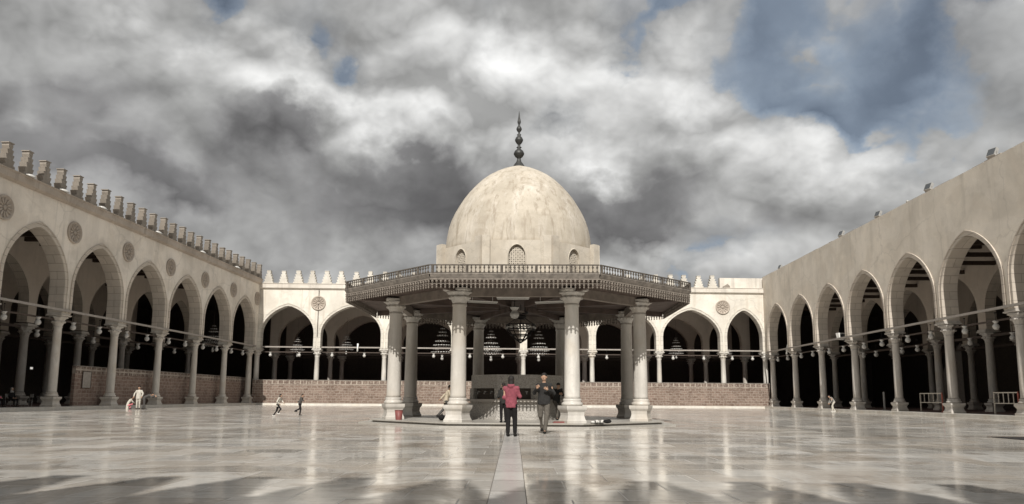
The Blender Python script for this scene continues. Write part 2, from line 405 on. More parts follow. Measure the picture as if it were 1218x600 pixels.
def arch_pts(s0, s1, zc, za, n=14, spring=.34, po=1.45):
    a = (s1-s0)/2; c = (s0+s1)/2; zs = zc + spring*(za-zc); pts = [(s0, zc)]
    left = []
    for i in range(n+1):
        th = i/n; u = 1-th**1.6 if th < 1 else 0
        z = zs + (za-zs)*math.sqrt(max(0, 1-u**po))
        left.append((u, z))
    for u, z in left: pts.append((c-u*a, z))
    for u, z in reversed(left[:-1]): pts.append((c+u*a, z))
    pts.append((s1, zc)); return pts
def arch_wall(mb, cols, half, zc, za, ztop, t0, t1, s0, s1, mi_face=0, mi_in=1):
    """wall standing on its columns: cols = column centres, half = half width of the pier above each"""
    sec = []                                     # solid piers
    edges = [s0] + list(cols) + [s1]
    piers = []
    for k, c in enumerate(cols):
        a = c-half; b = c+half
        if k == 0 and s0 < a: a = s0
        if k == len(cols)-1 and s1 > b: b = s1
        piers.append((a, b))
    def quad(a, b, za_, zb_, t, flip):
        vs = [(a,t,za_),(b,t,zb_),(b,t,ztop),(a,t,ztop)]
        mb.add(vs, [(0,1,2,3)] if not flip else [(3,2,1,0)], None, mi_face)
    for a, b in piers:
        quad(a, b, zc, zc, t0, False); quad(a, b, zc, zc, t1, True)
        mb.add([(a,t0,zc),(b,t0,zc),(b,t1,zc),(a,t1,zc)], [(3,2,1,0)], None, mi_face)
    openings = []
    for k in range(len(piers)-1):
        p = arch_pts(piers[k][1], piers[k+1][0], zc, za); openings.append(p)
        for (xa, z1), (xb, z2) in zip(p[:-1], p[1:]):
            if abs(xb-xa) > 1e-6:
                quad(xa, xb, z1, z2, t0, False); quad(xa, xb, z1, z2, t1, True)
            mb.add([(xa,t0,z1),(xb,t0,z2),(xb,t1,z2),(xa,t1,z1)], [(3,2,1,0)], None, mi_in)
    mb.add([(s0,t0,ztop),(s1,t0,ztop),(s1,t1,ztop),(s0,t1,ztop)], [(0,1,2,3)], None, mi_face)
    mb.add([(s0,t0,zc),(s0,t1,zc),(s0,t1,ztop),(s0,t0,ztop)], [(3,2,1,0)], None, mi_face)
    mb.add([(s1,t0,zc),(s1,t1,zc),(s1,t1,ztop),(s1,t0,ztop)], [(0,1,2,3)], None, mi_face)
    return openings
def offset_curve(p, w):
    out = []
    for i, (x, z) in enumerate(p):
        xa, za_ = p[max(i-1,0)]; xb, zb = p[min(i+1,len(p)-1)]
        dx, dz = xb-xa, zb-za_; L = math.hypot(dx, dz) or 1
        out.append((x - dz/L*w, z + dx/L*w))
    return out
def archivolt(p, w, t0, d):
    """raised band round an arch opening, proud of the wall face by d, with a roll along its outer edge"""
    mb = MB(); q = offset_curve(p, w); q2 = offset_curve(p, w-.07)
    mid = len(p)//2
    q[mid] = (p[mid][0], p[mid][1]+w*1.15); q2[mid] = (p[mid][0], p[mid][1]+(w-.07)*1.15)
    def strip(A, B, ta, tb):
        vs = [(x,ta,z) for x,z in A]+[(x,tb,z) for x,z in B]; n = len(A)
        mb.add(vs, [(i, i+1, n+i+1, n+i) for i in range(n-1)])
    pin = offset_curve(p, .012)
    strip(pin, q2, t0-d, t0-d); strip(q2, q2, t0-d, t0-d*2.2); strip(q2, q, t0-d*2.2, t0-d*2.2); strip(q, q, t0-d*2.2, t0)
    strip(pin, pin, t0, t0-d)
    return mb
MERLON = [(.50,0),(.50,.20),(.34,.24),(.45,.52),(.27,.55),(.37,.82),(.20,.85),(.29,1.11),(.12,1.14),(.20,1.34),(.17,1.48)]
def merlon_mesh(mat, k=1.0, w=1.0, outline=None):
    mb = MB(); ol = [(x*w, z*k) for x, z in (outline or MERLON)]
    ol = ol + [(-x, z) for x, z in reversed(ol)]
    mb.prism(ol, -.22, .22)
    mb.box(-.23, .23, -.25, .25, 1.481*k, 1.54*k)
    return mesh('merlon', mb, mat)
def rosette_mesh(mat, r=.74):
    mb = MB(); M_ = Matrix.Rotation(PI/2, 4, 'X')
    mb.lathe([(r,0),(r,.10),(r*.9,.13),(r*.82,.03)], 28, M_)
    for i in range(12):
        a = 2*PI*i/12
        mb.ball((r*.55*math.cos(a), 0, r*.55*math.sin(a)), (.01,.01,.01), 4, 3)
        m = Matrix.Rotation(-a, 4, 'Y')
        mb.ball((r*.52, -.06, 0), (r*.28, .05, r*.085), 8, 6, m)
    mb.ball((0,-.06,0), (r*.2,.07,r*.2), 10, 8)
    return mesh('medallion', mb, mat)

def gallery(name, label, cat, loc, rz, cols, s0, s1, zcap, zap, ztop, wall, arch, colms, half=.42, rod_t=0.0, beams=False, ends=(), rows=3, row_d=6.85,
            inner_lo=0, cornice=None, merlons=None, medall=None, inner_cols=None):
    g = thing(name, label, cat, loc, rz)
    mb = MB(); ops = arch_wall(mb, cols, half, zcap, zap, ztop, -WT, WT, s0, s1)
    obj('wall', mb, [wall, arch], g)
    for p in ops:
        obj('archivolt', archivolt(p, .30, -WT, .035), arch, g)
    for c in cols: add_column(colms, g, c, 0, PZ)
    depth = row_d*(rows+.0) + 1.0
    for j in range(1, rows):
        ic = [c for c in cols if inner_lo <= c] if inner_cols is None else inner_cols
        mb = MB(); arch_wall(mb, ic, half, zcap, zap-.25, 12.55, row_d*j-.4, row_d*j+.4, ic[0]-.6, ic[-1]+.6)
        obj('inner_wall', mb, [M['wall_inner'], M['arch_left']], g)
        for c in ic: add_column(COL_IN, g, c, row_d*j, PZ)
        bm = MB(); bm.box(ic[0], ic[-1], row_d*j-.09, row_d*j+.09, zcap-.42, zcap-.24); obj('tie_beam', bm, M['beam'], g)
    if beams:
        for c0, c1 in zip(cols[:-1], cols[1:]):
            if c0 < inner_lo and inner_cols is None: continue
            for q, zb in ((.3, 10.75), (.75, 10.75)):
                sb = c0+(c1-c0)*q; bm = MB(); bm.box(sb-.12, sb+.12, WT, row_d-.4, zb, zb+.28); obj('roof_beam', bm, M['ceiling'], g)
    # timber roof with joists, rear wall
    cm = MB(); cm.box(s0-.2, s1+.2, WT, depth, 12.6, 12.9)
    y = s0+.6
    while y < s1: cm.box(y-.14, y+.14, WT, depth-.3, 12.25, 12.597); y += 1.7
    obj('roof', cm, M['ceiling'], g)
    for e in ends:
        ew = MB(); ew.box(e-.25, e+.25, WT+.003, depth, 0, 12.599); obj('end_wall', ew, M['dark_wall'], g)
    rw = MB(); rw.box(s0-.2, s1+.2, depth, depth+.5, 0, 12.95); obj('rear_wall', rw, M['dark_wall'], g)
    # tie rod with brackets along the front columns, second bar below
    tb = MB(); tb.box(cols[0], cols[-1], rod_t-.07, rod_t+.07, zcap+.05, zcap+.19); obj('tie_rod', tb, M['rod'], g)
    tb = MB(); tb.box(cols[0], cols[-1], .02, .14, zcap-.50, zcap-.40); obj('tie_rod', tb, M['beam'], g)
    if cornice:
        z0, z1, mat = cornice
        mb = MB(); pr = [(-WT-.04,z0),(-WT-.24,z0+.14),(-WT-.24,z1-.10),(-WT-.30,z1-.05),(-WT-.30,z1),(WT,z1),(WT,ztop+.003),(-WT-.003,ztop+.003),(-WT-.003,z0)]
        Mx = Matrix(((0,1,0,0),(1,0,0,0),(0,0,1,0),(0,0,0,1)))
        mb.prism([(a,b) for a,b in pr], s0, s1, Mx)
        obj('cornice', mb, mat, g)
    if merlons:
        me, z, lst = merlons
        for s in lst: obj('merlon', me, None, g, (s+random.uniform(-.04,.04), -WT+.1, z), (0, random.uniform(-.018,.018), random.uniform(-.05,.05))).scale = (random.uniform(.93,1.05), 1, random.uniform(.95,1.03))
    if medall:
        me, lst = medall
        for s, z in lst: obj('medallion', me, None, g, (s, -WT-.003, z), (0,0,0))
    return g

COL_L = column_meshes(6.33-PZ, M['marble'], M['marble'], M['marble'])
COL_B = column_meshes(6.35-PZ, M['marble_white'], M['marble_white'], M['marble_white'])
COL_R = column_meshes(6.11-PZ, M['marble_grey'], M['marble_grey'], M['marble_grey'])
COL_IN = column_meshes(6.25-PZ, M['marble_grey'], M['marble_grey'], M['marble_grey'])
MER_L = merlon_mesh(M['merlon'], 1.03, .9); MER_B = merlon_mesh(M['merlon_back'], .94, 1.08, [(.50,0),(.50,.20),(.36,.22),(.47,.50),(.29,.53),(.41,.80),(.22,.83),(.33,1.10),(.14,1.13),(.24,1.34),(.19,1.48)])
ROS_L = rosette_mesh(M['cornice']); ROS_B = rosette_mesh(M['cornice'], .82)

# left gallery: local x runs away from the camera
YLc = [47.18+6.615*k for k in range(-8, 6)]
sL = [y-40 for y in YLc]
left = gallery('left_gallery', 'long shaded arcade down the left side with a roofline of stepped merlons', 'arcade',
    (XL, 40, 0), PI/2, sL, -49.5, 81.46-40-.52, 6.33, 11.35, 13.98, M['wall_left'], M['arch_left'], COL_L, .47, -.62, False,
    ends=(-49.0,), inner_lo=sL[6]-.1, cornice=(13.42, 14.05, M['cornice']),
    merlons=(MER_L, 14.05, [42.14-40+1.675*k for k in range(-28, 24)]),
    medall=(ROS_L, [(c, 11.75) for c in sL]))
# back gallery
sB = [.38, 7.09, 14.61, 22.52, 30.27, 38.07, 45.72, 53.05, 57.9]
back = gallery('back_gallery', 'sunlit pale stone arcade across the far side behind the domed pavilion', 'arcade',
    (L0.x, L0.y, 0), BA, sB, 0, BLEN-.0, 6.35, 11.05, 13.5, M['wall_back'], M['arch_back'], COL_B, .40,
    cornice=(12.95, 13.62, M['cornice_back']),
    merlons=(MER_B, 13.62, [-.2+1.63*k for k in range(1, 33)]),
    medall=(ROS_B, [(c, 11.4) for c in sB[1:-1]]))
pb = MB(); pb.box(52.9, BLEN+.3, -.2, .3, 13.622, 14.85); obj('parapet', pb, M['cornice_back'], back)
bs = MB(); bs.prism([(.4,0),(.36,.25),(.1,.48),(-.2,.3),(-.38,.2),(-.4,0)], -.55, -.22); obj('broken_merlon', bs, M['merlon'], back, (53.6, 0, 13.622))
dp = MB(); dp.tube([(7.12,-.66,12.95),(7.12,-.57,12.4),(7.12,-.57,9.2),(7.12,-.57,7.6)], .035, 6); obj('downpipe', dp, M['beam'], back)
# closing the far corners of the galleries
for nm, a, b in (('rear_wall', -22, 0), ('rear_wall', BLEN, BLEN+23)):
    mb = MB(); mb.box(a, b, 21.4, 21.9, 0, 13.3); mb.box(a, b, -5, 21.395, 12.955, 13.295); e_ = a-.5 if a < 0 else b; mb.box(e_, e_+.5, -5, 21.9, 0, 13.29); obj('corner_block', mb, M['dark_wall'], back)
# right gallery: local x runs towards the camera
YRc = [41.1+7.0*k for k in range(6, -8, -1)]
sR = [40-y for y in YRc]
right = gallery('right_gallery', 'tall plain plaster arcade down the right side, floodlights on its flat top and no merlons', 'arcade',
    (XR, 40, 0), -PI/2, sR, 40-84.5+.52, 49.5, 6.11, 11.03, 14.9, M['wall_right'], M['arch_left'], COL_R, .47, -.62, True,
    ends=(49.0,), inner_cols=[s for s in sR if s < 14])
ed = MB(); q = 40-84.0
while q < 49:
    L_e = random.uniform(.5, 2.6); hgt = random.choice((.012,.02,.035,.05,.03)); ed.box(q, q+L_e, -WT+random.uniform(.002,.05), WT-.05, 14.901, 14.9+hgt); q += L_e+random.uniform(.0,.5)
obj('parapet_edge', ed, M['cornice'], right)['kind'] = 'stuff'
# rear gallery (its merlons throw the shadow in the foreground)
sN = [3+6.5*k for k in range(9)]
near = gallery('near_gallery', 'crenellated arcade behind the viewer, seen only by its merlon shadow on the floor', 'arcade',
    (XR+.6, -9.5, 0), PI, sN, 0, 59.5, 6.33, 11.2, 14.55, M['wall_left'], M['arch_left'], COL_L, .5, rows=1, ends=(.3, 59.2),
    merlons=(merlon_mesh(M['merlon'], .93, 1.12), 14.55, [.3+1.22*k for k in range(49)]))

# gallery platforms (low marble step in front of and under the columns)
def platform(loc, rz, s0, s1, t1):
    mb = MB(); mb.box(s0, s1, -.98, .75, -.03, PZ, None, 0); mb.box(s0, s1, .75, t1, -.03, PZ-.004, None, 1)
    o = obj('gallery_platform', mb, [M['platform'], M['carpet']], None, loc, (0,0,rz)); return struct(o)
platform((XL,40,0), PI/2, -48.3, 41.3, 21.8)
platform((L0.x,L0.y,0), BA, -.1, BLEN+.1, 21.4)
platform((XR,40,0), -PI/2, -44.3, 48.3, 21.8)
platform((XR+.6,-9.5,0), PI, .2, 59, 7.8)

# brick screen walls
def screen(loc, rz, s0, s1, t0, t1, h, mat, label, cap=.46):
    o = obj('brick_wall', MB().box(s0, s1, t0, t1, PZ, h-cap), mat, None, loc, (0,0,rz))
    tag(o, label, 'wall')
    obj('coping', MB().box(s0, s1, t0-.02, t1+.02, h-cap, h), M['coping'], o)
    obj('ledge', MB().box(s0, s1, t0-.05, t1+.05, h+.001, h+.05), M['wood_pale'], o)
    return o
screen((L0.x,L0.y,0), BA, .3, BLEN-.3, -.78, -.54, 2.74, M['brick'], 'sunlit pinkish brick screen wall under the far back arcade')
screen((XL,40,0), PI/2, 10.6, 41.2, .70, .92, 2.98, M['brick_brown'], 'shaded brown brick screen wall behind the left arcade columns')

# ------------------------------------------------------------------ pavilion
PC = Vector((-.589, 31.292)); PR = R(.6)
pav = thing('domed_pavilion', 'octagonal ablution pavilion with ochre dome, marble columns and wooden lattice eaves in the courtyard centre', 'pavilion', (PC.x, PC.y, 0), 0)
s_, W_ = 4.078, 9.79
h_, w_ = s_/2, W_/2
COLP = [(-h_,-w_),(h_,-w_),(w_,-h_),(w_,h_),(h_,w_),(-h_,w_),(-w_,h_),(-w_,-h_)]
def octo(face, width):
    a, b = face/2, width/2
    return [(-a,-b),(a,-b),(b,-a),(b,a),(a,b),(-a,b),(-b,a),(-b,-a)]
def oct_prism(mb, pts, z0, z1, mi=0):
    n = len(pts); vs = [(x,y,z0) for x,y in pts]+[(x,y,z1) for x,y in pts]
    fs = [tuple(range(n-1,-1,-1)), tuple(range(n,2*n))]+[(i,(i+1)%n,n+(i+1)%n,n+i) for i in range(n)]
    return mb.add(vs, fs, None, mi)
def reg(ap): return octo(2*ap*math.tan(PI/8), 2*ap)
# plinth: two low steps
struct(obj('pavilion_plinth', oct_prism(oct_prism(oct_prism(MB(), reg(6.15), 0.002, .045), reg(5.64), .046, .109, 1), reg(5.74), .11, .15), [M['plinth'], M['granite']], None, (PC.x, PC.y, 0)))
Hc = 4.767; zt = Hc-.52
pbm = MB(); pbm.square([(.37,0),(.37,.08),(.345,.12),(.31,.26),(.32,.38),(.375,.47),(.385,.52),(.385,.60)])
pbm.lathe([(.35,.60),(.375,.64),(.375,.69),(.33,.72),(.31,.76),(.335,.80),(.30,.85)], 24)
psm = MB(); psm.lathe([(.30,.85),(.278,.95),(.278,1.6),(.268,zt*.6),(.245,zt-.12),(.27,zt-.09),(.27,zt-.03),(.25,zt)], 24)
pcm = MB(); pcm.lathe([(.25,zt),(.27,zt+.05),(.31,zt+.17),(.36,zt+.23),(.32,zt+.26),(.36,zt+.33),(.45,zt+.40),(.42,zt+.42)], 32, None, 0, leaf_mod(2, .12))
for i in range(8):
    a = 2*PI*i/8
    pcm.ball((.43*math.cos(a), .43*math.sin(a), zt+.39), (.07,.07,.05), 8, 6)
    pcm.ball((.34*math.cos(a+.39), .34*math.sin(a+.39), zt+.21), (.07,.07,.06), 8, 6)
pcm.square([(.40,zt+.42),(.45,zt+.45),(.45,zt+.52)])
PCM = (mesh('shaft', psm, M['marble_white']), mesh('capital', pcm, M['marble_white']), mesh('base', pbm, M['marble_white']))
for x, y in COLP:
    o = add_column(PCM, pav, x, y, .15); o.rotation_euler = (0,0,math.atan2(y,x)+PI/2)
# roof
EO = octo(5.749, 13.45)
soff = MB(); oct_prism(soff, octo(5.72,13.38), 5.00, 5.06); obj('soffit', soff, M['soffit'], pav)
for i in range(8):                                   # beams from column to column and out to the eave
    a = Vector(COLP[i]); b = Vector(COLP[(i+1)%8]); d = (b-a).normalized(); n = Vector((d.y,-d.x))
    Mx = Tr((a.x+b.x)/2, (a.y+b.y)/2, 0) @ Rz(math.atan2(d.y, d.x)); L = (b-a).length/2
    bm = MB(); bm.box(-L+.30, L-.30, -.13, .13, 4.66, 4.998, Mx); obj('beam', bm, M['pav_beam'], pav)
    e = Vector(EO[i]); dd = (e-a).normalized(); Mx = Tr(a.x, a.y, 0) @ Rz(math.atan2(dd.y, dd.x))
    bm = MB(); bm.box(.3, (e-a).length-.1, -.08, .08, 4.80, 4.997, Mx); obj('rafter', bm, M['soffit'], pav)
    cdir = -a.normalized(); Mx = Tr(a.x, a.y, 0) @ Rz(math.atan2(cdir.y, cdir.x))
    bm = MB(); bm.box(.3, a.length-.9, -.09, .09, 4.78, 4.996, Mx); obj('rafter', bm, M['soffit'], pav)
deck = MB(); oct_prism(deck, octo(5.70,13.34), 5.062, 5.17); obj('roof_deck', deck, M['wood_pale'], pav)
for i in range(8):
    a = Vector(EO[i]); b = Vector(EO[(i+1)%8]); d = (b-a).normalized(); L = (b-a).length/2
    Mx = Tr((a.x+b.x)/2, (a.y+b.y)/2, 0) @ Rz(math.atan2(d.y, d.x))
    fa = MB()                                        # sloping skirt board
    fa.prism([(-L,5.175),(-L,5.20),(L,5.20),(L,5.175)], -.09, .06, Mx)
    fa.add([(-L,.0,5.03),(L,.0,5.03),(L,-.085,5.172),(-L,-.085,5.172),(-L,.05,5.03),(L,.05,5.03),(L,.05,5.172),(-L,.05,5.172)],
           [(0,1,2,3),(0,4,5,1),(3,2,6,7),(4,7,6,5)], Mx)
    obj('fascia', fa, M['wood_pale'], pav)
    n = int(2*L/.145); bal = MB(); val = MB(); bal.box(-L, L, -.075, -.02, 5.475, 5.512, Mx); bal.box(-L, L, -.07, -.025, 5.215, 5.24, Mx)
    val.box(-L, L, -.04, .02, 4.985, 5.03, Mx); val.box(-L, L, -.035, .01, 4.845, 4.862, Mx)
    for k in range(n):
        x = -L + 2*L*(k+.5)/n
        big = k % 8 == 0
        sp = [(.014,5.20),(.034,5.25),(.034,5.28),(.014,5.31),(.016,5.36),(.040,5.40),(.016,5.47)] if not big else [(.05,5.20),(.05,5.47),(.05,5.50)]
        bal.lathe(sp, 5, Mx @ Tr(x, -.048, 0), 0, None, False)
        vp = [(.008,4.685),(.034,4.72),(.016,4.76),(.040,4.80),(.016,4.85),(.018,4.88),(.048,4.93),(.03,4.99)]
        val.lathe(vp, 5, Mx @ Tr(x, -.01, 0), 0, None, False)
    obj('balustrade', bal, M['wood_dark'], pav); obj('valance', val, M['wood'], pav)
# inner hanging valance between the back columns
for i in range(8):
    a = Vector(COLP[i]); b = Vector(COLP[(i+1)%8]); d = (b-a).normalized(); L = (b-a).length/2-.3
    Mx = Tr((a.x+b.x)/2, (a.y+b.y)/2, 0) @ Rz(math.atan2(d.y, d.x))
    if i in (3,4,5):
        val = MB(); n = int(2*L/.16)
        for k in range(n): val.lathe([(.012,4.40),(.045,4.47),(.02,4.52),(.05,4.60),(.05,4.655)], 5, Mx @ Tr(-L+2*L*(k+.5)/n, .03, 0), 0, None, False)
        obj('inner_valance', val, M['wood'], pav)
# drum: eight faces with latticed pointed windows, corner buttresses
AP = 3.23; FW = AP*math.tan(PI/8)
def lattice(w, z0, z1, arch_z):
    mb = MB(); cell = .075; nx = int(2*w/cell); nz = int((arch_z-z0)/cell)
    for i in range(nx):
        for j in range(nz):
            cx = -w+(i+.5)*2*w/nx; cz = z0+(j+.5)*cell; hw = w/nx; hz = cell/2
            rr = .024 if (i+j) % 2 else .017
            out = [(-hw,-hz),(0,-hz),(hw,-hz),(hw,0),(hw,hz),(0,hz),(-hw,hz),(-hw,0)]
            inn = [(rr*math.cos(PI*1.25+k*PI/4), rr*math.sin(PI*1.25+k*PI/4)) for k in range(8)]
            vs = [(cx+x,0,cz+z) for x,z in out]+[(cx+x,0,cz+z) for x,z in inn]
            mb.add(vs, [(k,(k+1)%8,8+(k+1)%8,8+k) for k in range(8)])
    mb.box(-w, w, .05, .06, z0, arch_z, None, 1)  # black backing sheet, painted darkness of the interior behind the holes
    return mb
LAT = None
for i in range(8):
    a = -PI/2 + i*PI/4
    Mx = Tr(AP*math.cos(a), AP*math.sin(a), 0) @ Rz(a+PI/2)
    rot = (0,0,a+PI/2); loc = (AP*math.cos(a), AP*math.sin(a), 0)
    mb = MB(); hw = .33
    p = arch_pts(-hw, hw, 5.35, 6.95, 14, .72, 1.75)
    mb.add([(-FW,0,5.175),(-hw,0,5.175),(-hw,0,7.14),(-FW,0,7.14)], [(0,1,2,3)]); mb.add([(hw,0,5.175),(FW,0,5.175),(FW,0,7.14),(hw,0,7.14)], [(0,1,2,3)])
    mb.add([(-hw,0,5.175),(hw,0,5.175),(hw,0,5.35),(-hw,0,5.35)], [(0,1,2,3)])
    mb.add([(-hw,0,5.35),(hw,0,5.35),(hw,.2,5.35),(-hw,.2,5.35)], [(0,1,2,3)])
    for (xa,z1),(xb,z2) in zip(p[:-1], p[1:]):
        if abs(xb-xa) > 1e-6: mb.add([(xa,0,z1),(xb,0,z2),(xb,0,7.14),(xa,0,7.14)], [(0,1,2,3)])
        mb.add([(xa,0,z1),(xb,0,z2),(xb,.2,z2),(xa,.2,z1)], [(3,2,1,0)])
    mb.add([(-FW,0,7.14),(FW,0,7.14),(FW*.8,.6,7.2),(-FW*.8,.6,7.2)], [(0,1,2,3)])
    dr = obj('drum_face', mb, M['drum'], pav, loc, rot)
    wl = obj('window_lattice', lattice(.33, 5.35, 6.95, 6.95), [M['drum'], M['black']], dr, (0,.09,0))
    fr = MB(); pts = arch_pts(-.345, .345, 5.33, 6.97, 14, .72, 1.75)
    fr.tube([(x,-.012,z) for x,z in pts], .022, 5); obj('window_moulding', fr, M['drum'], dr)
    for sgn in (-1, 1):
        bt = MB(); x = sgn*(FW-.14); bt.box(x-.15, x+.15, -.17, .05, 5.18, 7.30)
        obj('buttress', bt, M['drum'], dr)
dm = MB()
dm.lathe([(3.20,6.95),(3.17,7.3),(3.13,7.7),(3.09,7.95),(3.03,8.25),(2.93,8.56),(2.79,8.88),(2.62,9.18),(2.44,9.48),(2.22,9.78),(1.96,10.08),(1.68,10.36),(1.40,10.58),(1.10,10.76),(.80,10.91),(.52,11.02),(.30,11.10),(.17,11.17)], 64)
obj('dome', dm, M['dome'], pav)
fn = MB(); fn.lathe([(.34,11.05),(.26,11.16),(.20,11.26),(.12,11.36),(.08,11.48),(.09,11.54),(.17,11.60),(.23,11.70),(.235,11.76),(.19,11.86),(.10,11.94),(.06,11.98),(.12,12.03),(.06,12.08),(.06,12.16),(.13,12.24),(.18,12.34),(.18,12.40),(.13,12.50),(.06,12.56),(.10,12.62),(.045,12.66),(.045,12.74),(.10,12.80),(.125,12.88),(.10,12.96),(.045,13.04),(.05,13.12),(.075,13.18),(.075,13.24),(.04,13.42),(.02,13.62),(.004,13.72)], 16)
obj('finial', fn, M['bronze'], pav)
# fountain under the dome
fo = thing('ablution_fountain', 'octagonal speckled grey stone ablution fountain under the dome, with dark tap niches', 'fountain', (PC.x, PC.y, .152), 0)
obj('basin', oct_prism(oct_prism(MB(), reg(1.98), 0, .10), reg(1.92), .101, .70), M['granite'], fo)
obj('ledge', oct_prism(MB(), reg(2.06), .702, .80), M['marble_grey'], fo)
obj('core', oct_prism(MB(), reg(1.66), .801, 1.30), M['dark_wall'], fo)
obj('upper_block', oct_prism(MB(), reg(1.90), 1.24, 1.78), M['granite'], fo)
for i in range(8):
    a = -PI/2+i*PI/4; ap = 1.90; fw = ap*math.tan(PI/8)
    mb = MB(); mb.box(-fw-.10, -fw+.12, .01, .22, .803, 1.238)
    p = obj('pier', mb, M['granite'], fo, (ap*math.cos(a), ap*math.sin(a), 0), (0,0,a+PI/2))
    for x in (-.4, 0, .4):
        tp = MB(); tp.tube([(x,.22,1.08),(x,.05,1.08),(x,.02,1.06),(x,.02,1.0)], .022, 6); tp.box(x-.05, x+.05, .06, .075, 1.085, 1.125)
        obj('tap', tp, M['steel'], p)

# ------------------------------------------------------------------ hanging lamps
lm = MB(); lm.lathe([(.05,0),(.10,.02),(.17,.10),(.19,.20),(.15,.30),(.09,.35),(.09,.38),(.15,.47),(.18,.52),(.17,.525)], 14)
ch = MB(); ch.tube([(0,0,.52),(0,0,1.0)], .014, 5); ch.lathe([(.05,.97),(.06,1.0),(.02,1.03)], 8)
LAMP, CORD = mesh('glass_lamp', lm, M['glass']), mesh('cord', ch, M['black'])
def lamp(p, label, group, k=1.0, z=None):
    o = tag(obj('hanging_lamp', LAMP, None, None, p), label, 'lamp', group); o.scale = (k,k,k)
    obj('cord', CORD, None, o); return o
def gp(g, s, t, z):                                  # gallery coordinates to world
    return Matrix.Translation(g.location) @ g.rotation_euler.to_matrix().to_4x4() @ Vector((s,t,z))
half_words = ['nearer', 'farther']
for b in range(7, 13):                               # left gallery, bays seen from the frame edge on
    for j, f in enumerate((.24, .70)):
        s = sL[b]+(sL[b+1]-sL[b])*f
        lamp(gp(left, s, .0, 5.33), f'white glass lamp, the {half_words[j]} one in the {ORD[b-7]} left-arcade arch from the photo edge', 'glass lamps along the left arcade')
    if b < 12:
        s = sL[b]+(sL[b+1]-sL[b])*.45
        lamp(gp(left, s, 3.4, 4.95), f'dim glass lamp hanging deep behind the {ORD[b-7]} left-arcade arch', 'dim lamps inside the left arcade')
for b in range(8):
    for j, f in enumerate((.22, .70)):
        s = sB[b]+(sB[b+1]-sB[b])*f
        lamp(gp(back, s, .0, 5.37), f'white glass lamp on the {["left","right"][j]} of the {ORD[b]} back-arcade arch from the left corner', 'glass lamps along the back arcade', .95)
for b in range(0, 6):
    for j, f in enumerate((.70, .26)):
        s = sR[b]+(sR[b+1]-sR[b])*f
        lamp(gp(right, s, .0, 5.12), f'white glass lamp, the {half_words[j]} one in the {ORD[b]} right-arcade arch from the far corner', 'glass lamps along the right arcade')
    for j, f in enumerate((.5, .15)):
        if b > 1:
            s = sR[b]+(sR[b+1]-sR[b])*f
            lamp(gp(right, s, 3.4, 4.8), f'dim glass lamp, the {half_words[j]} one deep behind the {ORD[b]} right-arcade arch from the far corner', 'dim lamps inside the right arcade')

# chandeliers: tiers of small bulbs on iron rings
def chandelier_mb():
    fr = MB(); bl = MB()
    fr.tube([(0,0,0),(0,0,3.9)], .03, 6); fr.tube([(0,0,3.9),(0,0,6.3)], .015, 5)
    for r, z in ((1.30,.55),(1.30,.15),(.80,1.45),(.62,2.2)):
        fr.torus((0,0,z), r, .03, 36, 5)
        for i in range(6):
            a = PI*i/3; fr.tube([(r*math.cos(a),r*math.sin(a),z),(0,0,z+.45)], .014, 4)
    fr.torus((0,0,2.9), .26, .03, 18, 5)
    return fr
fr = chandelier_mb(); CH_F = mesh('ring_frame', fr, M['beam'])
CH_B = []
def bulb_ring(r, z, n):                              # small bulbs modelled as one continuous beaded ring
    mb = MB(); N = n*4; k = 6; vs = []; fs = []
    for i in range(N):
        an = 2*PI*i/N; t = .012+.04*max(0, math.cos(PI*i/2+.0))**1 if i % 4 != 2 else .010
        for q in range(k):
            bq = 2*PI*q/k
            vs.append(((r+t*math.cos(bq))*math.cos(an), (r+t*math.cos(bq))*math.sin(an), z+.05+1.5*t*math.sin(bq)))
    for i in range(N):
        for q in range(k): fs.append((i*k+q, ((i+1)%N)*k+q, ((i+1)%N)*k+(q+1)%k, i*k+(q+1)%k))
    return mb.add(vs, fs, None, 0, True)
for r, z, n in ((1.30,.55,26),(1.30,.12,26),(1.05,.95,20),(.82,1.4,16),(.62,2.1,12),(.42,2.5,9),(.24,2.9,6)):
    CH_B.append(mesh('bulb_ring', bulb_ring(r, z, n), M['crystal']))
gl = MB(); gl.lathe([(.06,-.75),(.16,-.68),(.2,-.5),(.12,-.35),(.09,-.3),(.16,-.15),(.16,-.13)], 14); CH_G = mesh('glass_bowl', gl, M['glass'])
def chandelier(p, k, label):
    o = thing('chandelier', label, 'chandelier', p, random.random(), 'tiered chandeliers inside the arcades'); o.scale = (k,k,k)
    obj('ring_frame', CH_F, None, o)
    for m in CH_B: obj('bulb_ring', m, None, o)
    obj('glass_bowl', CH_G, None, o)
for s, t_, z, k, lab in ((3.9,3.6,6.0,.62,'small tiered bulb chandelier in the back-arcade arch nearest the left corner'),
                     (9.6,3.6,6.35,.62,'small tiered bulb chandelier in the second back-arcade arch from the left'),
                     (20.9,3.0,6.0,1.0,'large tiered bulb chandelier seen between the two left-hand pavilion columns'),
                     (26.6,3.0,5.9,.95,'large tiered bulb chandelier behind the pavilion, left of its centre lantern'),
                     (32.2,3.0,5.9,.95,'large tiered bulb chandelier behind the pavilion, right of its centre lantern'),
                     (48.6,3.6,6.2,.66,'small tiered bulb chandelier in the wide arch right of the pavilion'),
                     (54.4,3.6,6.2,.60,'small tiered bulb chandelier in the last back-arcade arch by the right corner')):
    chandelier(gp(back, s, t_, z), k, lab)
chandelier(gp(left, sL[12]+3.0, 2.6, 6.1), .75, 'tiered bulb chandelier in the left-arcade arch nearest the far corner')
chandelier(gp(left, sL[8]+2.6, 9.5, 5.0), .8, 'tiered bulb chandelier in the dark of the left gallery')

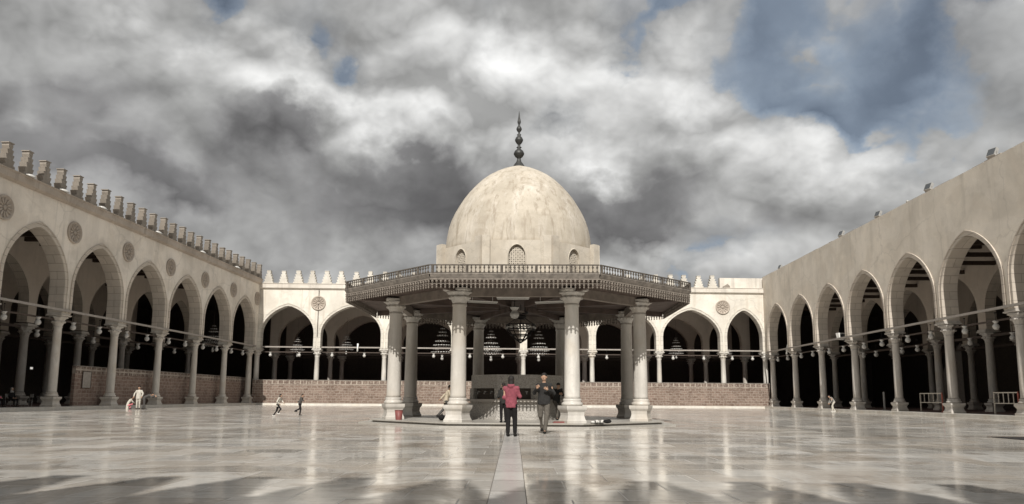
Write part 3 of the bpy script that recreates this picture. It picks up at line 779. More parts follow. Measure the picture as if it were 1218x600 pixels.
# ------------------------------------------------------------------ things hanging under the pavilion roof
lt = thing('glass_lantern', 'white opal urn lantern hanging under the middle of the pavilion roof', 'lantern', (PC.x-.12, PC.y-1.2, 4.25), 0)
m_ = MB(); m_.lathe([(.05,0),(.13,.03),(.19,.14),(.19,.22),(.11,.32),(.11,.35),(.19,.46),(.20,.48)], 18); obj('glass_body', m_, M['glass'], lt)
m_ = MB(); m_.tube([(0,0,.48),(0,0,.75)], .015, 5); m_.torus((0,0,.48), .2, .015, 18, 5); obj('chain', m_, M['black'], lt)
cb = thing('iron_chandelier', 'dark iron basket chandelier with white letters of light below the pavilion lantern', 'chandelier', (PC.x+.12, PC.y, 3.35), 0)
cb['label'] = 'dark iron basket chandelier with small white bulbs, lowest fitting under the pavilion roof'
m_ = MB()
for r, z in ((.62,.75),(.60,.55),(.42,.32),(.2,.12)): m_.torus((0,0,z), r, .028, 28, 6)
for i in range(12):
    a = PI*i/6; m_.tube([(.62*math.cos(a),.62*math.sin(a),.75),(.60*math.cos(a),.60*math.sin(a),.55),(.42*math.cos(a),.42*math.sin(a),.32),(.2*math.cos(a),.2*math.sin(a),.12),(0,0,-.02)], .02, 5)
    m_.tube([(.62*math.cos(a),.62*math.sin(a),.75),(0,0,1.2)], .008, 4)
m_.lathe([(.1,1.0),(.22,1.06),(.26,1.14),(.1,1.2)], 14); m_.tube([(0,0,1.2),(0,0,1.64)], .02, 5)
obj('basket_frame', m_, M['black'], cb)
m_ = MB()
for i in range(14):
    pass
obj('bulb_ring', bulb_ring(.61, .60, 14), M['crystal'], cb)
fan = thing('ceiling_fan', 'brown three-blade ceiling fan beside the lantern under the pavilion roof', 'fan', (PC.x+.3, PC.y-.2, 4.60), .25)
m_ = MB(); m_.lathe([(.05,-.06),(.13,-.04),(.14,.04),(.06,.08)], 16); m_.tube([(0,0,.08),(0,0,.40)], .018, 6); obj('motor', m_, M['black'], fan)
for i in range(3):
    m_ = MB(); m_.box(.16, .80, -.07, .07, .0, .012, Matrix.Rotation(.16,4,'X')); obj('blade', m_, M['pav_beam'], fan, (0,0,0), (0,0,i*2*PI/3))
for (x, y, rz, lab) in ((PC.x-.1, PC.y-w_+.2, 0, 'white fluorescent tube on the front pavilion beam, midway between the front columns'),
                        (PC.x-h_+.75, PC.y-w_+1.3, .35, 'white fluorescent tube under the pavilion beside the left front column'),
                        (PC.x+h_-.75, PC.y-w_+1.3, -.35, 'white fluorescent tube under the pavilion beside the right front column')):
    o = thing('tube_light', lab, 'lamp', (x, y, 4.60), rz, 'fluorescent tubes under the pavilion')
    m_ = MB(); m_.box(-.6, .6, -.04, .04, .03, .07); m_.tube([(-.4,0,.07),(-.4,0,.39)], .008, 5); m_.tube([(.4,0,.07),(.4,0,.39)], .008, 5); obj('batten', m_, M['white'], o)
    m_ = MB(); m_.tube([(-.58,0,0),(.58,0,0)], .018, 8); obj('tube', m_, M['crystal'], o)

# ------------------------------------------------------------------ floodlights on the right wall, small lamps on the left cornice
def floodlight(p, rz, label, k=1.0):
    o = thing('floodlight', label, 'floodlight', p, rz, 'floodlights on top of the right wall'); o.scale = (k,k,k)
    m_ = MB(); m_.box(-.03,.03,-.03,.03,0,.30); m_.box(-.30,.30,-.025,.025,.28,.33); m_.box(-.30,-.27,-.03,.03,.30,.62); m_.box(.27,.30,-.03,.03,.30,.62); obj('bracket', m_, M['steel'], o)
    Mx = Tr(0,0,.58)@Matrix.Rotation(R(-28),4,'X')
    m_ = MB(); m_.box(-.26,.26,-.10,.10,-.26,.26,Mx); m_.box(-.20,.20,.10,.17,-.18,.18,Mx); obj('housing', m_, M['steel'], o)
    m_ = MB(); m_.box(-.22,.22,-.115,-.102,-.22,.22,Mx); obj('lens', m_, M['lens'], o)
for y, lab, k in ((42.3,'grey floodlight on the right wall top, closest to the frame edge',1.05),(49.3,'grey floodlight on the right wall top, second from the frame edge',1.0),
               (56.7,'grey floodlight on the right wall top, third from the frame edge',.95),(63.6,'grey floodlight on the right wall top, fourth from the frame edge',.95),(79.6,'grey floodlight on the right wall top, last one near the far corner',.8)):
    floodlight((XR+.1, y, 14.9), R(-70), lab, k)
o = tag(obj('camera_post', MB().box(-.03,.03,-.03,.03,0,.25).ball((0,0,.3),.10), M['steel'], None, (XR, 52, 14.9)), 'tiny round fixture on the right wall top between two floodlights', 'fixture')
for k, y in enumerate((42.1, 45.3, 49.6, 57.4, 65.5, 73.5)):
    o = thing('cornice_lamp', f'white disc lamp on the left cornice, {ORD[k]} from the left photo edge', 'lamp', (XL+.5+.32, y, 14.02), 0, 'disc lamps along the left cornice')
    m_ = MB(); m_.lathe([(.05,.0),(.30,.04),(.33,.08),(.16,.16),(.02,.19)], 18, Matrix.Rotation(.35,4,'Y')@Matrix.Rotation(0,4,'X')); obj('shade', m_, M['glass'], o, None)
    m_ = MB(); m_.tube([(-.5,0,.02),(.0,0,.02)], .03, 6); obj('arm', m_, M['steel'], o)

# ------------------------------------------------------------------ fixtures on the right tie rods
for s, t_, z, lab in ((sR[3]-1.7,-.3,6.45,'white box floodlamp clamped on the right-arcade tie rod above the walking figure'),(sR[1]-1.6,-.2,6.2,'slim white lamp strapped across the right-arcade tie rod near the far corner')):
    o = thing('rod_lamp', lab, 'lamp', gp(right,s,t_,z), .3)
    if t_ < -.25:
        m_ = MB(); m_.prism([(-.3,-.3),(.3,-.3),(.42,.28),(-.42,.28)], -.15, .2); obj('housing', m_, M['white'], o); obj('lens', MB().box(-.26,.26,-.17,-.152,-.2,.2), M['lens'], o)
    else:
        obj('tube', MB().tube([(-.1,0,-.5),(.1,0,.5)], .09, 8), M['white'], o); obj('clamp', MB().box(-.06,.06,.0,.25,-.08,.02), M['steel'], o)
o = thing('rod_lamp', 'slim white lamp strapped across the back-arcade tie rod in the second arch from the left', 'lamp', gp(back, 11.6,-.22,6.45), 0)
obj('tube', MB().tube([(0,0,-.45),(.03,0,.45)], .09, 8), M['white'], o); obj('clamp', MB().box(-.06,.06,.0,.12,-.05,.05), M['steel'], o)

# ------------------------------------------------------------------ railings
def railing(p, rz, L, label, h=1.32):
    o = thing('metal_railing', label, 'railing', p, rz, 'portable railings in the right arcade')
    m_ = MB(); m_.box(0,L,-.03,.03,h-.06,h); m_.box(0,L,-.025,.025,h*.48,h*.48+.05); m_.box(0,.06,-.032,.032,0,h-.061); obj('frame', m_, M['railing'], o)
    for k in range(1,5):
        x = L*k/5; obj('bar', MB().box(x-.02,x+.02,-.02,.02,h*.48+.05,h-.06), M['railing'], o)
    m_ = MB(); m_.box(L-.07,L,-.035,.035,0,h+.02); m_.box(L-.2,L+.1,-.04,.04,0,.05); obj('post', m_, M['rust'], o)
railing((XR+1.0, 54.1, PZ), R(-90), 2.9, 'cream metal railing with a red end post, between the second and third visible right columns')
railing((XR+1.0, 45.6, PZ), R(-90), 2.3, 'cream metal railing with a red end post, closest to the right photo edge')
o = tag(obj('post', MB().box(-.05,.05,-.05,.05,0,1.45).box(-.15,.15,-.15,.15,0,.04), M['steel'], None, (XR+1.2, 60.0, PZ)), 'thin lone grey post in the dark right arcade behind the walking figure', 'post')
o.name = 'lone_post'
# floor channel cover at the right
dr = thing('drain_cover', 'dark iron drain cover let into the courtyard floor at the far right', 'drain', (13.35, 20.5, .003), 0)
obj('grate', MB().box(-.30,2.2,-1.0,1.0,0,.012), M['black'], dr)
obj('rim', MB().box(-.37,2.27,1.002,1.06,0,.02).box(-.37,2.27,-1.06,-1.002,0,.014), M['beam'], dr)

# notice board, lit panel
nb = thing('notice_board', 'pale grey framed notice board on the brick wall at the far left', 'sign', gp(left, 11.9, .66, 2.06), PI/2)
obj('panel', MB().box(-.48,.48,-.02,.02,-.56,.56), M['rod'], nb)
m_ = MB(); m_.box(-.52,.52,-.035,-.0,.562,.60); m_.box(-.52,.52,-.035,-.0,-.60,-.562); m_.box(-.52,-.482,-.035,0,-.562,.562); m_.box(.482,.52,-.035,0,-.562,.562); obj('frame', m_, M['beam'], nb)
t = NT('lit_screen'); t.b.inputs['Emission Color'].default_value = (1,.96,.88,1); t.b.inputs['Emission Strength'].default_value = .35; M['lit'] = t.done((.6,.6,.55), .4)
lp = thing('lit_panel', 'small bright lit panel glowing in the dark of the left arcade beside an inner column', 'panel', gp(left, sL[9]-.0+.45, 6.4, 2.95), PI/2)
obj('screen', MB().box(-.14,.14,-.03,-.01,-.08,.08), M['lit'], lp); obj('casing', MB().box(-.16,.16,-.009,.06,-.10,.10), M['black'], lp)
# ------------------------------------------------------------------ people
def cloth(name, c, var=.3): return plain(name, c, .9, var, 14, .15)
SKIN = plain('skin', (.40,.25,.17), .6, .1, 10); EYE = plain('eye', (.03,.02,.02), .3, .1); LIP = plain('lip', (.30,.12,.10), .5, .1)
HAIR = plain('dark_hair', (.015,.012,.01), .7, .3, 30)
BASE = dict(pel=(0,0,.53), waist=(0,0,.62), chest=(0,.005,.74), neck=(0,0,.83), head=(0,.012,.925),
    hL=(-.05,0,.51), kL=(-.055,.012,.28), aL=(-.058,-.01,.045), hR=(.05,0,.51), kR=(.055,.012,.28), aR=(.058,-.01,.045),
    sL=(-.104,0,.785), eL=(-.135,-.01,.635), wL=(-.135,.03,.50), sR=(.104,0,.785), eR=(.135,-.01,.635), wR=(.135,.03,.50))
def loft(mb, pts, ws, ds, n=14):
    vs = []; fs = []; pts = [Vector(p) for p in pts]
    for j, p in enumerate(pts):
        d = (pts[min(j+1,len(pts)-1)]-pts[max(j-1,0)]).normalized(); x = Vector((1,0,0)); y = d.cross(x).normalized()
        for i in range(n):
            a = 2*PI*i/n; vs.append(p + x*math.cos(a)*ws[j] + y*math.sin(a)*ds[j])
    for j in range(len(pts)-1):
        for i in range(n): fs.append((j*n+i, j*n+(i+1)%n, (j+1)*n+(i+1)%n, (j+1)*n+i))
    fs.append(tuple(range(n-1,-1,-1))); fs.append(tuple((len(pts)-1)*n+i for i in range(n)))
    mb.add(vs, fs, None, 0, True)
def limb(mb, pts, rs):
    pts = [Vector(p) for p in pts]; mb.tube(pts, rs, 10)
    for p, r in zip(pts, rs): mb.ball(p, r, 10, 6)
def fuse(name, mb, vox, it=3):
    """one continuous surface out of overlapping volumes"""
    me = mesh(name, mb, []); o = bpy.data.objects.new('tmp', me); C.objects.link(o)
    r = o.modifiers.new('r', 'REMESH'); r.mode = 'VOXEL'; r.voxel_size = vox; r.use_smooth_shade = True
    s = o.modifiers.new('s', 'SMOOTH'); s.iterations = it; s.factor = .5
    dg = bpy.context.evaluated_depsgraph_get(); out = bpy.data.meshes.new_from_object(o.evaluated_get(dg))
    bpy.data.objects.remove(o); out.name = name
    return out
def join(base, mb, mats):
    """append mb to an evaluated mesh"""
    v = [tuple(x.co) for x in base.vertices]; f = [tuple(p.vertices) for p in base.polygons]; a = MB()
    a.v = v; a.f = f; a.m = [0]*len(f); a.sm = [True]*len(f)
    a.add(mb.v, mb.f, None, 0, True); a.m[len(f):] = mb.m
    return mesh(base.name, a, mats)
def hand(mb, w, e, H, side, curl=.7):
    """palm with four bent unequal fingers and a thumb leaving its side"""
    w = Vector(w)*H; d = (w-Vector(e)*H).normalized(); k = H/1.7
    u = d.cross(Vector((0,1,0)) if abs(d.y) < .8 else Vector((0,0,1))).normalized(); n = d.cross(u)
    pc = w + d*.045*k
    mb.tube([w-d*.02*k, w+d*.03*k, w+d*.085*k], [.024*k,.034*k,.030*k], 8)
    for q, (o, L) in enumerate(((-.028,.062),(-.009,.072),(.010,.067),(.028,.052))):
        p0 = w + d*.078*k + u*o*k; p1 = p0 + d*L*.45*k + n*.010*k; p2 = p1 + (d*(1-curl)+n*curl).normalized()*L*.32*k; p3 = p2 + (d*(1-curl*1.5)+n*curl).normalized()*L*.28*k
        mb.tube([p0,p1,p2,p3], [.0095*k,.009*k,.008*k,.006*k], 6)
    t0 = w + d*.025*k + u*.03*k*side; t1 = t0 + (u*side*.7+d*.7).normalized()*.035*k; t2 = t1 + (d*.8+n*.5).normalized()*.03*k
    mb.tube([t0,t1,t2], [.012*k,.010*k,.007*k], 6)
def person(label, loc, rz, H, top, trousers, shoes, pose=None, group=None, head='hair', headmat=None, hem=.47, fat=1.0, hood=None, collar=True, tilt=0, skirt=None):
    J = dict(BASE); J.update(pose or {}); V = {k: Vector(p)*H for k, p in J.items()}
    t = thing('person', label, 'person', loc, rz, group)
    b = MB()
    loft(b, [V['pel']-Vector((0,0,.035*H)), V['pel'], V['waist'], V['chest'], (V['chest']+V['neck'])/2+Vector((0,0,.01*H)), V['neck']-Vector((0,0,.005*H))],
         [.07*H,.088*H,.076*H,.095*H,.085*H,.03*H], [.05*H,.062*H,.052*H,.065*H,.052*H,.03*H])
    limb(b, [V['chest']*.3+V['neck']*.7-Vector((0,0,.02*H)), V['sL']], [.035*H,.034*H]); limb(b, [V['chest']*.3+V['neck']*.7-Vector((0,0,.02*H)), V['sR']], [.035*H,.034*H])
    for s in 'LR':
        limb(b, [V['s'+s], V['e'+s], V['w'+s]], [.032*H,.025*H,.017*H])
        limb(b, [V['h'+s], V['k'+s], V['a'+s]], [.050*H,.034*H,.022*H])
        limb(b, [V['a'+s]-Vector((0,.02*H,.015*H)), V['a'+s]+Vector((0,.075*H,-.028*H))], [.022*H,.016*H])
    limb(b, [V['neck']-Vector((0,0,.02*H)), V['head']-Vector((0,.005*H,.02*H))], [.032*H,.028*H])
    hc = V['head']; b.ball(hc, (.044*H,.053*H,.062*H), 16, 12); b.ball(hc+Vector((0,.016*H,-.034*H)), (.033*H,.034*H,.034*H), 12, 8)
    me = fuse('body', b, .011*H)
    d = MB(); y = .053*H
    d.tube([hc+Vector((0,.048*H,.008*H)), hc+Vector((0,.064*H,-.016*H)), hc+Vector((0,.050*H,-.020*H))], [.005*H,.009*H,.006*H], 6)
    for sx in (-1,1):
        d.ball(hc+Vector((sx*.018*H,.0475*H,.004*H)), (.0075*H,.005*H,.0045*H), 8, 6, None, 1)
        d.ball(hc+Vector((sx*.045*H,-.002*H,-.006*H)), (.007*H,.012*H,.018*H), 8, 6)
    d.ball(hc+Vector((0,.046*H,-.036*H)), (.014*H,.006*H,.004*H), 8, 6, None, 2)
    hand(d, J['wL'], J['eL'], H, 1); hand(d, J['wR'], J['eR'], H, -1)
    obj('body', join(me, d, [SKIN, EYE, LIP]), None, t)
    g = .010*H*fat
    c = MB(); zlow = V['pel']-Vector((0,0,(.53-hem)*H))
    loft(c, [zlow, V['pel'], V['waist'], V['chest'], (V['chest']+V['neck'])/2+Vector((0,0,.01*H)), V['neck']+Vector((0,0,.0*H))],
         [.098*H*fat,.098*H*fat,.090*H*fat,.104*H,.092*H,.040*H], [.074*H*fat,.074*H*fat,.066*H*fat,.076*H,.062*H,.042*H])
    for s in 'LR':
        limb(c, [V['chest']*.3+V['neck']*.7-Vector((0,0,.02*H)), V['s'+s], V['e'+s], V['e'+s]*.08+V['w'+s]*.92], [.040*H,.036*H+g*.4,.031*H+g*.4,.026*H+g*.3])
    if hood: limb(c, [V['neck']+Vector((-.04*H,-.03*H,.0)), V['neck']+Vector((0,-.055*H,-.015*H)), V['neck']+Vector((.04*H,-.03*H,0))], [.026*H,.036*H,.026*H])
    obj(top[0], fuse(top[0], c, .0105*H, 2), None, t).data.materials.append(top[1])
    p = MB()
    loft(p, [V['pel']-Vector((0,0,.05*H)), V['pel']-Vector((0,0,.01*H)), V['pel']*.4+V['waist']*.6], [.078*H,.093*H,.085*H], [.058*H,.068*H,.060*H])
    for s in 'LR':
        a = V['a'+s]*.9+V['k'+s]*.1
        limb(p, [V['h'+s], V['k'+s], a], [.058*H,.042*H,.034*H])
    obj(trousers[0], fuse(trousers[0], p, .0105*H, 2), None, t).data.materials.append(trousers[1])
    for s in 'LR':
        f = MB(); a = V['a'+s]
        f.ball(a+Vector((0,.03*H,-.024*H)), (.028*H,.075*H,.022*H), 12, 8); f.ball(a+Vector((0,-.012*H,-.008*H)), (.027*H,.032*H,.036*H), 10, 8)
        obj('shoe', f, shoes, t)
    hm = headmat or HAIR
    if head == 'hair':
        f = MB(); f.ball(hc+Vector((0,-.007*H,.025*H)), (.049*H,.055*H,.049*H), 16, 10); f.ball(hc+Vector((0,-.024*H,-.008*H)), (.044*H,.034*H,.045*H), 12, 8)
        obj('hair', fuse('hair', f, .010*H, 2), None, t).data.materials.append(hm)
    elif head == 'long':
        f = MB(); f.ball(hc+Vector((0,-.012*H,.012*H)), (.053*H,.056*H,.060*H), 16, 10)
        loft(f, [hc+Vector((0,-.02*H,.01*H)), hc+Vector((0,-.03*H,-.05*H)), V['neck']+Vector((0,-.05*H,-.03*H))], [.052*H,.052*H,.03*H], [.04*H,.036*H,.018*H])
        obj('hair', fuse('hair', f, .010*H, 2), None, t).data.materials.append(hm)
    elif head == 'scarf':
        f = MB(); f.ball(hc+Vector((0,-.010*H,.006*H)), (.055*H,.056*H,.064*H), 16, 10)
        loft(f, [hc+Vector((0,-.02*H,-.02*H)), V['neck']+Vector((0,0,.01*H)), V['neck']+Vector((0,0,-.04*H))], [.05*H,.06*H,.105*H], [.045*H,.055*H,.07*H])
        obj('headscarf', fuse('headscarf', f, .010*H, 2), None, t).data.materials.append(hm)
    elif head == 'cap':
        f = MB(); f.ball(hc+Vector((0,-.006*H,.022*H)), (.051*H,.058*H,.048*H), 16, 10); f.ball(hc+Vector((0,.055*H,.022*H)), (.035*H,.035*H,.008*H), 12, 6)
        obj('cap', fuse('cap', f, .009*H, 1), None, t).data.materials.append(hm)
    return t
BLK = cloth('black_cloth', (.014,.013,.013)); PINK = cloth('rose_pink_fleece', (.225,.062,.08)); DJK = cloth('charcoal_jacket', (.028,.027,.026))
GRY = cloth('grey_brown_trousers', (.105,.094,.08)); WHT = cloth('off_white_cotton', (.48,.45,.39)); BEI = cloth('beige_jacket', (.42,.36,.27))
DGR = cloth('dark_grey_cotton', (.075,.07,.065)); MGR = cloth('mid_grey_cotton', (.26,.25,.23)); PPK = cloth('bright_pink_trousers', (.62,.20,.22)); SHO = cloth('black_shoe', (.016,.015,.014)); WSH = cloth('white_shoe', (.6,.58,.54))
RPK = cloth('magenta_pink_top', (.50,.10,.17))

person('person seen from behind in a rose pink hooded fleece and black trousers, long black hair', (-.54,19.7,0), R(-8), 1.62, ('hoodie', PINK), ('trousers', BLK), SHO,
    dict(eL=(-.118,-.01,.63), wL=(-.05,.13,.66), eR=(.145,.01,.65), wR=(.10,.15,.70), aL=(-.05,-.01,.045), aR=(.062,.03,.045), kL=(-.05,.01,.28), kR=(.058,.03,.28)), head='long', hem=.465, fat=1.04, hood=True)
man = person('person facing us in a charcoal jacket and grey-brown trousers, both hands raised to the chest', (.37,21.6,0), R(172), 1.76, ('jacket', DJK), ('trousers', GRY), SHO,
    dict(eL=(-.165,.0,.655), wL=(-.075,.125,.715), eR=(.165,.0,.66), wR=(.105,.11,.735), kL=(-.05,.05,.285), aL=(-.02,.07,.045), hL=(-.052,0,.51), kR=(.062,-.005,.285), aR=(.05,-.13,.075)), hem=.47, fat=1.12)
person('person in dark clothes standing on the plinth, half hidden beyond the pink fleece', (-.99,26.2,.15), R(20), 1.40, ('jacket', DJK), ('trousers', BLK), SHO, dict(eL=(-.13,.02,.65), wL=(-.09,.13,.62)), head='hair')
person('person in a dark jacket and cap leaning on the fountain ledge, looking down', (1.06,29.66,.15), R(205), 1.58, ('jacket', DJK), ('trousers', GRY), SHO,
    dict(pel=(0,-.08,.48), waist=(0,-.07,.57), chest=(0,-.04,.69), neck=(0,-.01,.78), head=(0,.03,.865), hL=(-.05,-.08,.46), hR=(.05,-.08,.46), kL=(-.07,.06,.29), kR=(.06,.08,.29), aL=(-.07,.02,.045), aR=(.055,.06,.045),
         sL=(-.108,-.02,.755), sR=(.108,-.02,.755), eL=(-.13,.03,.62), wL=(-.04,.15,.64), eR=(.13,.03,.62), wR=(.04,.15,.65)), head='cap', headmat=DJK)
RUN = dict(chest=(0,.05,.73), waist=(0,.02,.62), neck=(0,.08,.82), head=(0,.11,.905), sL=(-.105,.07,.79), sR=(.105,.07,.79))
person('child in a beige jacket and dark trousers running past the left front pavilion column', (-3.30,28.5,.15), R(-80), 1.38, ('jacket', BEI), ('trousers', DGR), SHO,
    dict(RUN, kL=(-.05,-.06,.30), aL=(-.05,-.22,.12), kR=(.05,.14,.32), aR=(.05,.08,.07), eL=(-.14,-.05,.68), wL=(-.13,-.14,.58), eR=(.14,.12,.65), wR=(.10,.22,.70)))
person('child running in a white top and black trousers, behind the other runner', (-12.5,36.2,0), R(-88), 1.16, ('shirt', WHT), ('trousers', BLK), WSH,
    dict(RUN, kL=(-.05,-.05,.27), aL=(-.05,-.19,.06), kR=(.05,.14,.33), aR=(.05,.03,.16), eL=(-.14,.12,.66), wL=(-.10,.20,.60), eR=(.14,.0,.64), wR=(.13,.10,.55)), hem=.43, head='long', group='running children')
person('child running in a dark grey top and black trousers, ahead of the other runner', (-12.35,39.2,0), R(-92), 1.18, ('shirt', DGR), ('trousers', BLK), SHO,
    dict(RUN, kL=(-.05,-.03,.29), aL=(-.05,-.22,.20), kR=(.05,.06,.28), aR=(.05,.03,.045), eL=(-.14,-.04,.66), wL=(-.15,-.17,.60), eR=(.14,.12,.66), wR=(.10,.22,.66)), hem=.46, group='running children')
person('person standing in white shirt and trousers between two stooping companions', (-28.1,52.2,0), R(185), 1.66, ('shirt', WHT), ('trousers', WHT), SHO,
    dict(eL=(-.175,.02,.67), wL=(-.17,.10,.55), eR=(.175,.02,.67), wR=(.17,.10,.55)), hem=.44, fat=1.2)
person('person crouching in an off-white jacket and bright pink trousers near the left arcade', (-28.72,52.1,0), R(-50), 1.35, ('jacket', WHT), ('trousers', PPK), SHO,
    dict(pel=(0,-.06,.22), waist=(0,-.04,.32), chest=(0,.04,.44), neck=(0,.10,.53), head=(0,.15,.61), sL=(-.105,.08,.50), sR=(.105,.08,.50), eL=(-.12,.16,.38), wL=(-.06,.25,.33), eR=(.12,.16,.38), wR=(.06,.25,.33),
         hL=(-.05,-.05,.20), hR=(.05,-.05,.20), kL=(-.09,.14,.27), kR=(.09,.14,.27), aL=(-.07,.03,.045), aR=(.07,.03,.045)), hem=.17)
person('person in dark clothes bending forward with arms stretched out to the right', (-27.5,51.9,0), R(-82), 1.60, ('jacket', DGR), ('trousers', DGR), SHO,
    dict(pel=(0,-.02,.50), waist=(0,.06,.56), chest=(0,.17,.60), neck=(0,.25,.63), head=(0,.32,.665), sL=(-.10,.22,.615), sR=(.10,.22,.615), eL=(-.12,.30,.53), wL=(-.09,.40,.56), eR=(.11,.32,.55), wR=(.07,.44,.60), aL=(-.05,-.09,.045), kL=(-.05,-.02,.27), aR=(.05,.04,.045)), hem=.46)
person('person stooping in a grey top and white trousers at the edge of the right arcade', (25.55,63.5,0), R(100), 1.62, ('shirt', MGR), ('trousers', WHT), WSH,
    dict(pel=(0,-.06,.52), waist=(0,-.02,.60), chest=(0,.06,.68), neck=(0,.12,.74), head=(0,.18,.80), sL=(-.105,.09,.715), sR=(.105,.09,.715), eL=(-.12,.14,.57), wL=(-.08,.20,.46), eR=(.12,.10,.57), wR=(.09,.17,.44),
         hL=(-.05,-.05,.50), hR=(.05,-.05,.50), kL=(-.05,.07,.29), aL=(-.05,.05,.045), kR=(.05,-.02,.28), aR=(.05,-.14,.05)), hem=.48)
SIT = dict(hL=(-.05,0,.51), hR=(.05,0,.51), kL=(-.07,.235,.52), kR=(.07,.235,.52), aL=(-.07,.24,.275), aR=(.07,.24,.275), eL=(-.13,.03,.65), wL=(-.07,.15,.58), eR=(.13,.03,.65), wR=(.07,.15,.58))
person('person seated in the shade at the far left in a magenta pink top', (-33.0,44.75,-.15), R(-60), 1.60, ('top', RPK), ('trousers', BLK), SHO, SIT, head='scarf', headmat=BLK)
person('person seated in the shade at the far left in black with a white headscarf', (-32.9,45.9,-.15), R(-100), 1.60, ('top', BLK), ('trousers', BLK), SHO, SIT, head='scarf', headmat=MGR)
def chair(p, rz, label):
    o = thing('metal_chair', label, 'chair', p, rz, 'chairs in the left arcade shade')
    obj('seat', MB().box(-.20,.20,-.20,.22,.40,.43), M['dark_wall'], o)
    for x in (-.19,.19):
        for y in (-.19,.20): obj('leg', MB().tube([(x,y,0),(x,y,.40)], .013, 6), M['steel'], o)
    m_ = MB(); m_.tube([(-.19,-.2,.43),(-.19,-.25,.80),(.19,-.25,.80),(.19,-.2,.43)], .013, 6); m_.box(-.18,.18,-.25,-.235,.6,.78); obj('backrest', m_, M['steel'], o)
chair((-33.0,44.75,PZ), R(-60), 'grey metal chair under the person in the magenta pink top'); chair((-32.9,45.9,PZ), R(-100), 'grey metal chair under the person with a white headscarf')
chair((-31.9,46.0,PZ), R(150), 'empty grey metal chair left of the nearest left column')
# small things on the pavilion plinth
bn = thing('waste_bin', 'small red plastic bin at the foot of the left pavilion column', 'bin', (-5.08,28.3,.15), .2)
RED = plain('faded_red_plastic', (.20,.065,.058), .5, .15)
m_ = MB(); m_.lathe([(.12,0),(.155,.36),(.15,.36),(.115,.02)], 20, None, 0, None, True, 0, False); m_.lathe([(.118,.001),(.118,.018)], 20); obj('bucket', m_, RED, bn)
m_ = MB(); m_.torus((0,0,.36), .156, .012, 24, 6); obj('rim', m_, RED, bn)
bg = MB(); bg.ball((0,0,.11), (.13,.12,.11), 16, 10); bg.tube([(-.02,0,.2),(0,0,.26),(.03,.0,.24)], [.05,.02,.03], 8)
tag(obj('bag', fuse('bag', bg, .014), None, None, (-3.36,27.75,.15)), 'knotted black bag on the plinth beside the left front column base', 'bag').data.materials.append(BLK)
for k, (x, y, rz) in enumerate(((2.22,26.0,1.9),(2.42,26.15,1.5))):
    o = thing('shoe', ['white trainer with black stripes lying nearest the right front column base','white trainer with black stripes lying between its pair and the black bag'][k], 'shoe', (x,y,.15), rz)
    m_ = MB(); m_.ball((0,.02,.045), (.05,.14,.045), 14, 8); m_.ball((0,-.07,.075), (.042,.06,.05), 12, 8); obj('upper', fuse('upper', m_, .01), None, o).data.materials.append(WSH)
    obj('sole', MB().box(-.045,.045,-.13,.15,0,.02), BLK, o); obj('stripe', MB().box(-.052,.052,-.01,.03,.03,.092), BLK, o)
bg = MB(); bg.ball((0,0,.07), (.15,.12,.07), 16, 10); bg.ball((.06,0,.09), (.07,.08,.06), 10, 8)
tag(obj('bag', fuse('bag', bg, .013), None, None, (2.66,26.1,.15)), 'soft black bag lying on the plinth right of the trainers', 'bag').data.materials.append(BLK)
m_ = MB(); m_.box(-.28,.28,-.10,.10,0,.025); m_.box(-.24,.20,-.085,.09,.0255,.05)
tag(obj('cloth', m_, RED, None, (1.03,26.2,.151), (0,0,.1)), 'folded red cloth on the plinth edge left of the right front column', 'cloth')

# ------------------------------------------------------------------ camera
F = Vector((-0.02704253,0.9894927,0.14203131)); RT = Vector((0.99962927,0.02631797,0.00697778)); UP = Vector((-0.00316648,-0.14216735,0.98983757))
HC = 1.03; FPX = 870.32
cd = bpy.data.cameras.new('camera'); cam = bpy.data.objects.new('camera', cd); C.objects.link(cam)
cam.matrix_world = Matrix(((RT.x,UP.x,-F.x,0),(RT.y,UP.y,-F.y,0),(RT.z,UP.z,-F.z,HC),(0,0,0,1)))
cd.sensor_width = 36; cd.lens = FPX/1218*36; cd.shift_y = 48/1218; cd.clip_start = .05; cd.clip_end = 5000
SCN.camera = cam
def pdir(x, y): return (F*FPX + RT*(x-609) + UP*(348-y)).normalized()

# ------------------------------------------------------------------ sun and sky
ELEV, AZ = 41.0, 3.0                                   # the sun stands behind the viewer, slightly to the left
sd = bpy.data.lights.new('sun', 'SUN'); sd.energy = 3.5; sd.angle = R(.4); sd.color = (1,.965,.91)
sun = bpy.data.objects.new('sun', sd); C.objects.link(sun)
tosun = Vector((-math.sin(R(AZ))*math.cos(R(ELEV)), -math.cos(R(AZ))*math.cos(R(ELEV)), math.sin(R(ELEV))))
sun.rotation_euler = tosun.to_track_quat('Z', 'Y').to_euler(); sun.location = (0,-60,70)
AWAY_FILL = .56
w = bpy.data.worlds.new('World'); SCN.world = w; w.use_nodes = True
T = NT.__new__(NT); T.t = w.node_tree; T.n = T.t.nodes
bgn = T.n['Background']; bgn.inputs['Strength'].default_value = .10
sky = T.node('ShaderNodeTexSky', sky_type='NISHITA'); sky.sun_disc = False; sky.sun_elevation = R(ELEV); sky.sun_rotation = math.atan2(tosun.x, tosun.y)
sky.air_density = 1.0; sky.dust_density = 1.5
tc = T.node('ShaderNodeTexCoord'); sp = T.node('ShaderNodeSeparateXYZ'); T.link(tc.outputs['Generated'], sp.inputs[0])
X, Y, Z = sp.outputs
def vec(a, b, c=0.0):
    x = T.node('ShaderNodeCombineXYZ')
    for s, v in zip(x.inputs, (a,b,c)):
        if hasattr(v, 'node'): T.link(v, s)
        else: s.default_value = v
    return x.outputs[0]
P = vec(X, Y, T.math('MULTIPLY', Z, 1.35))
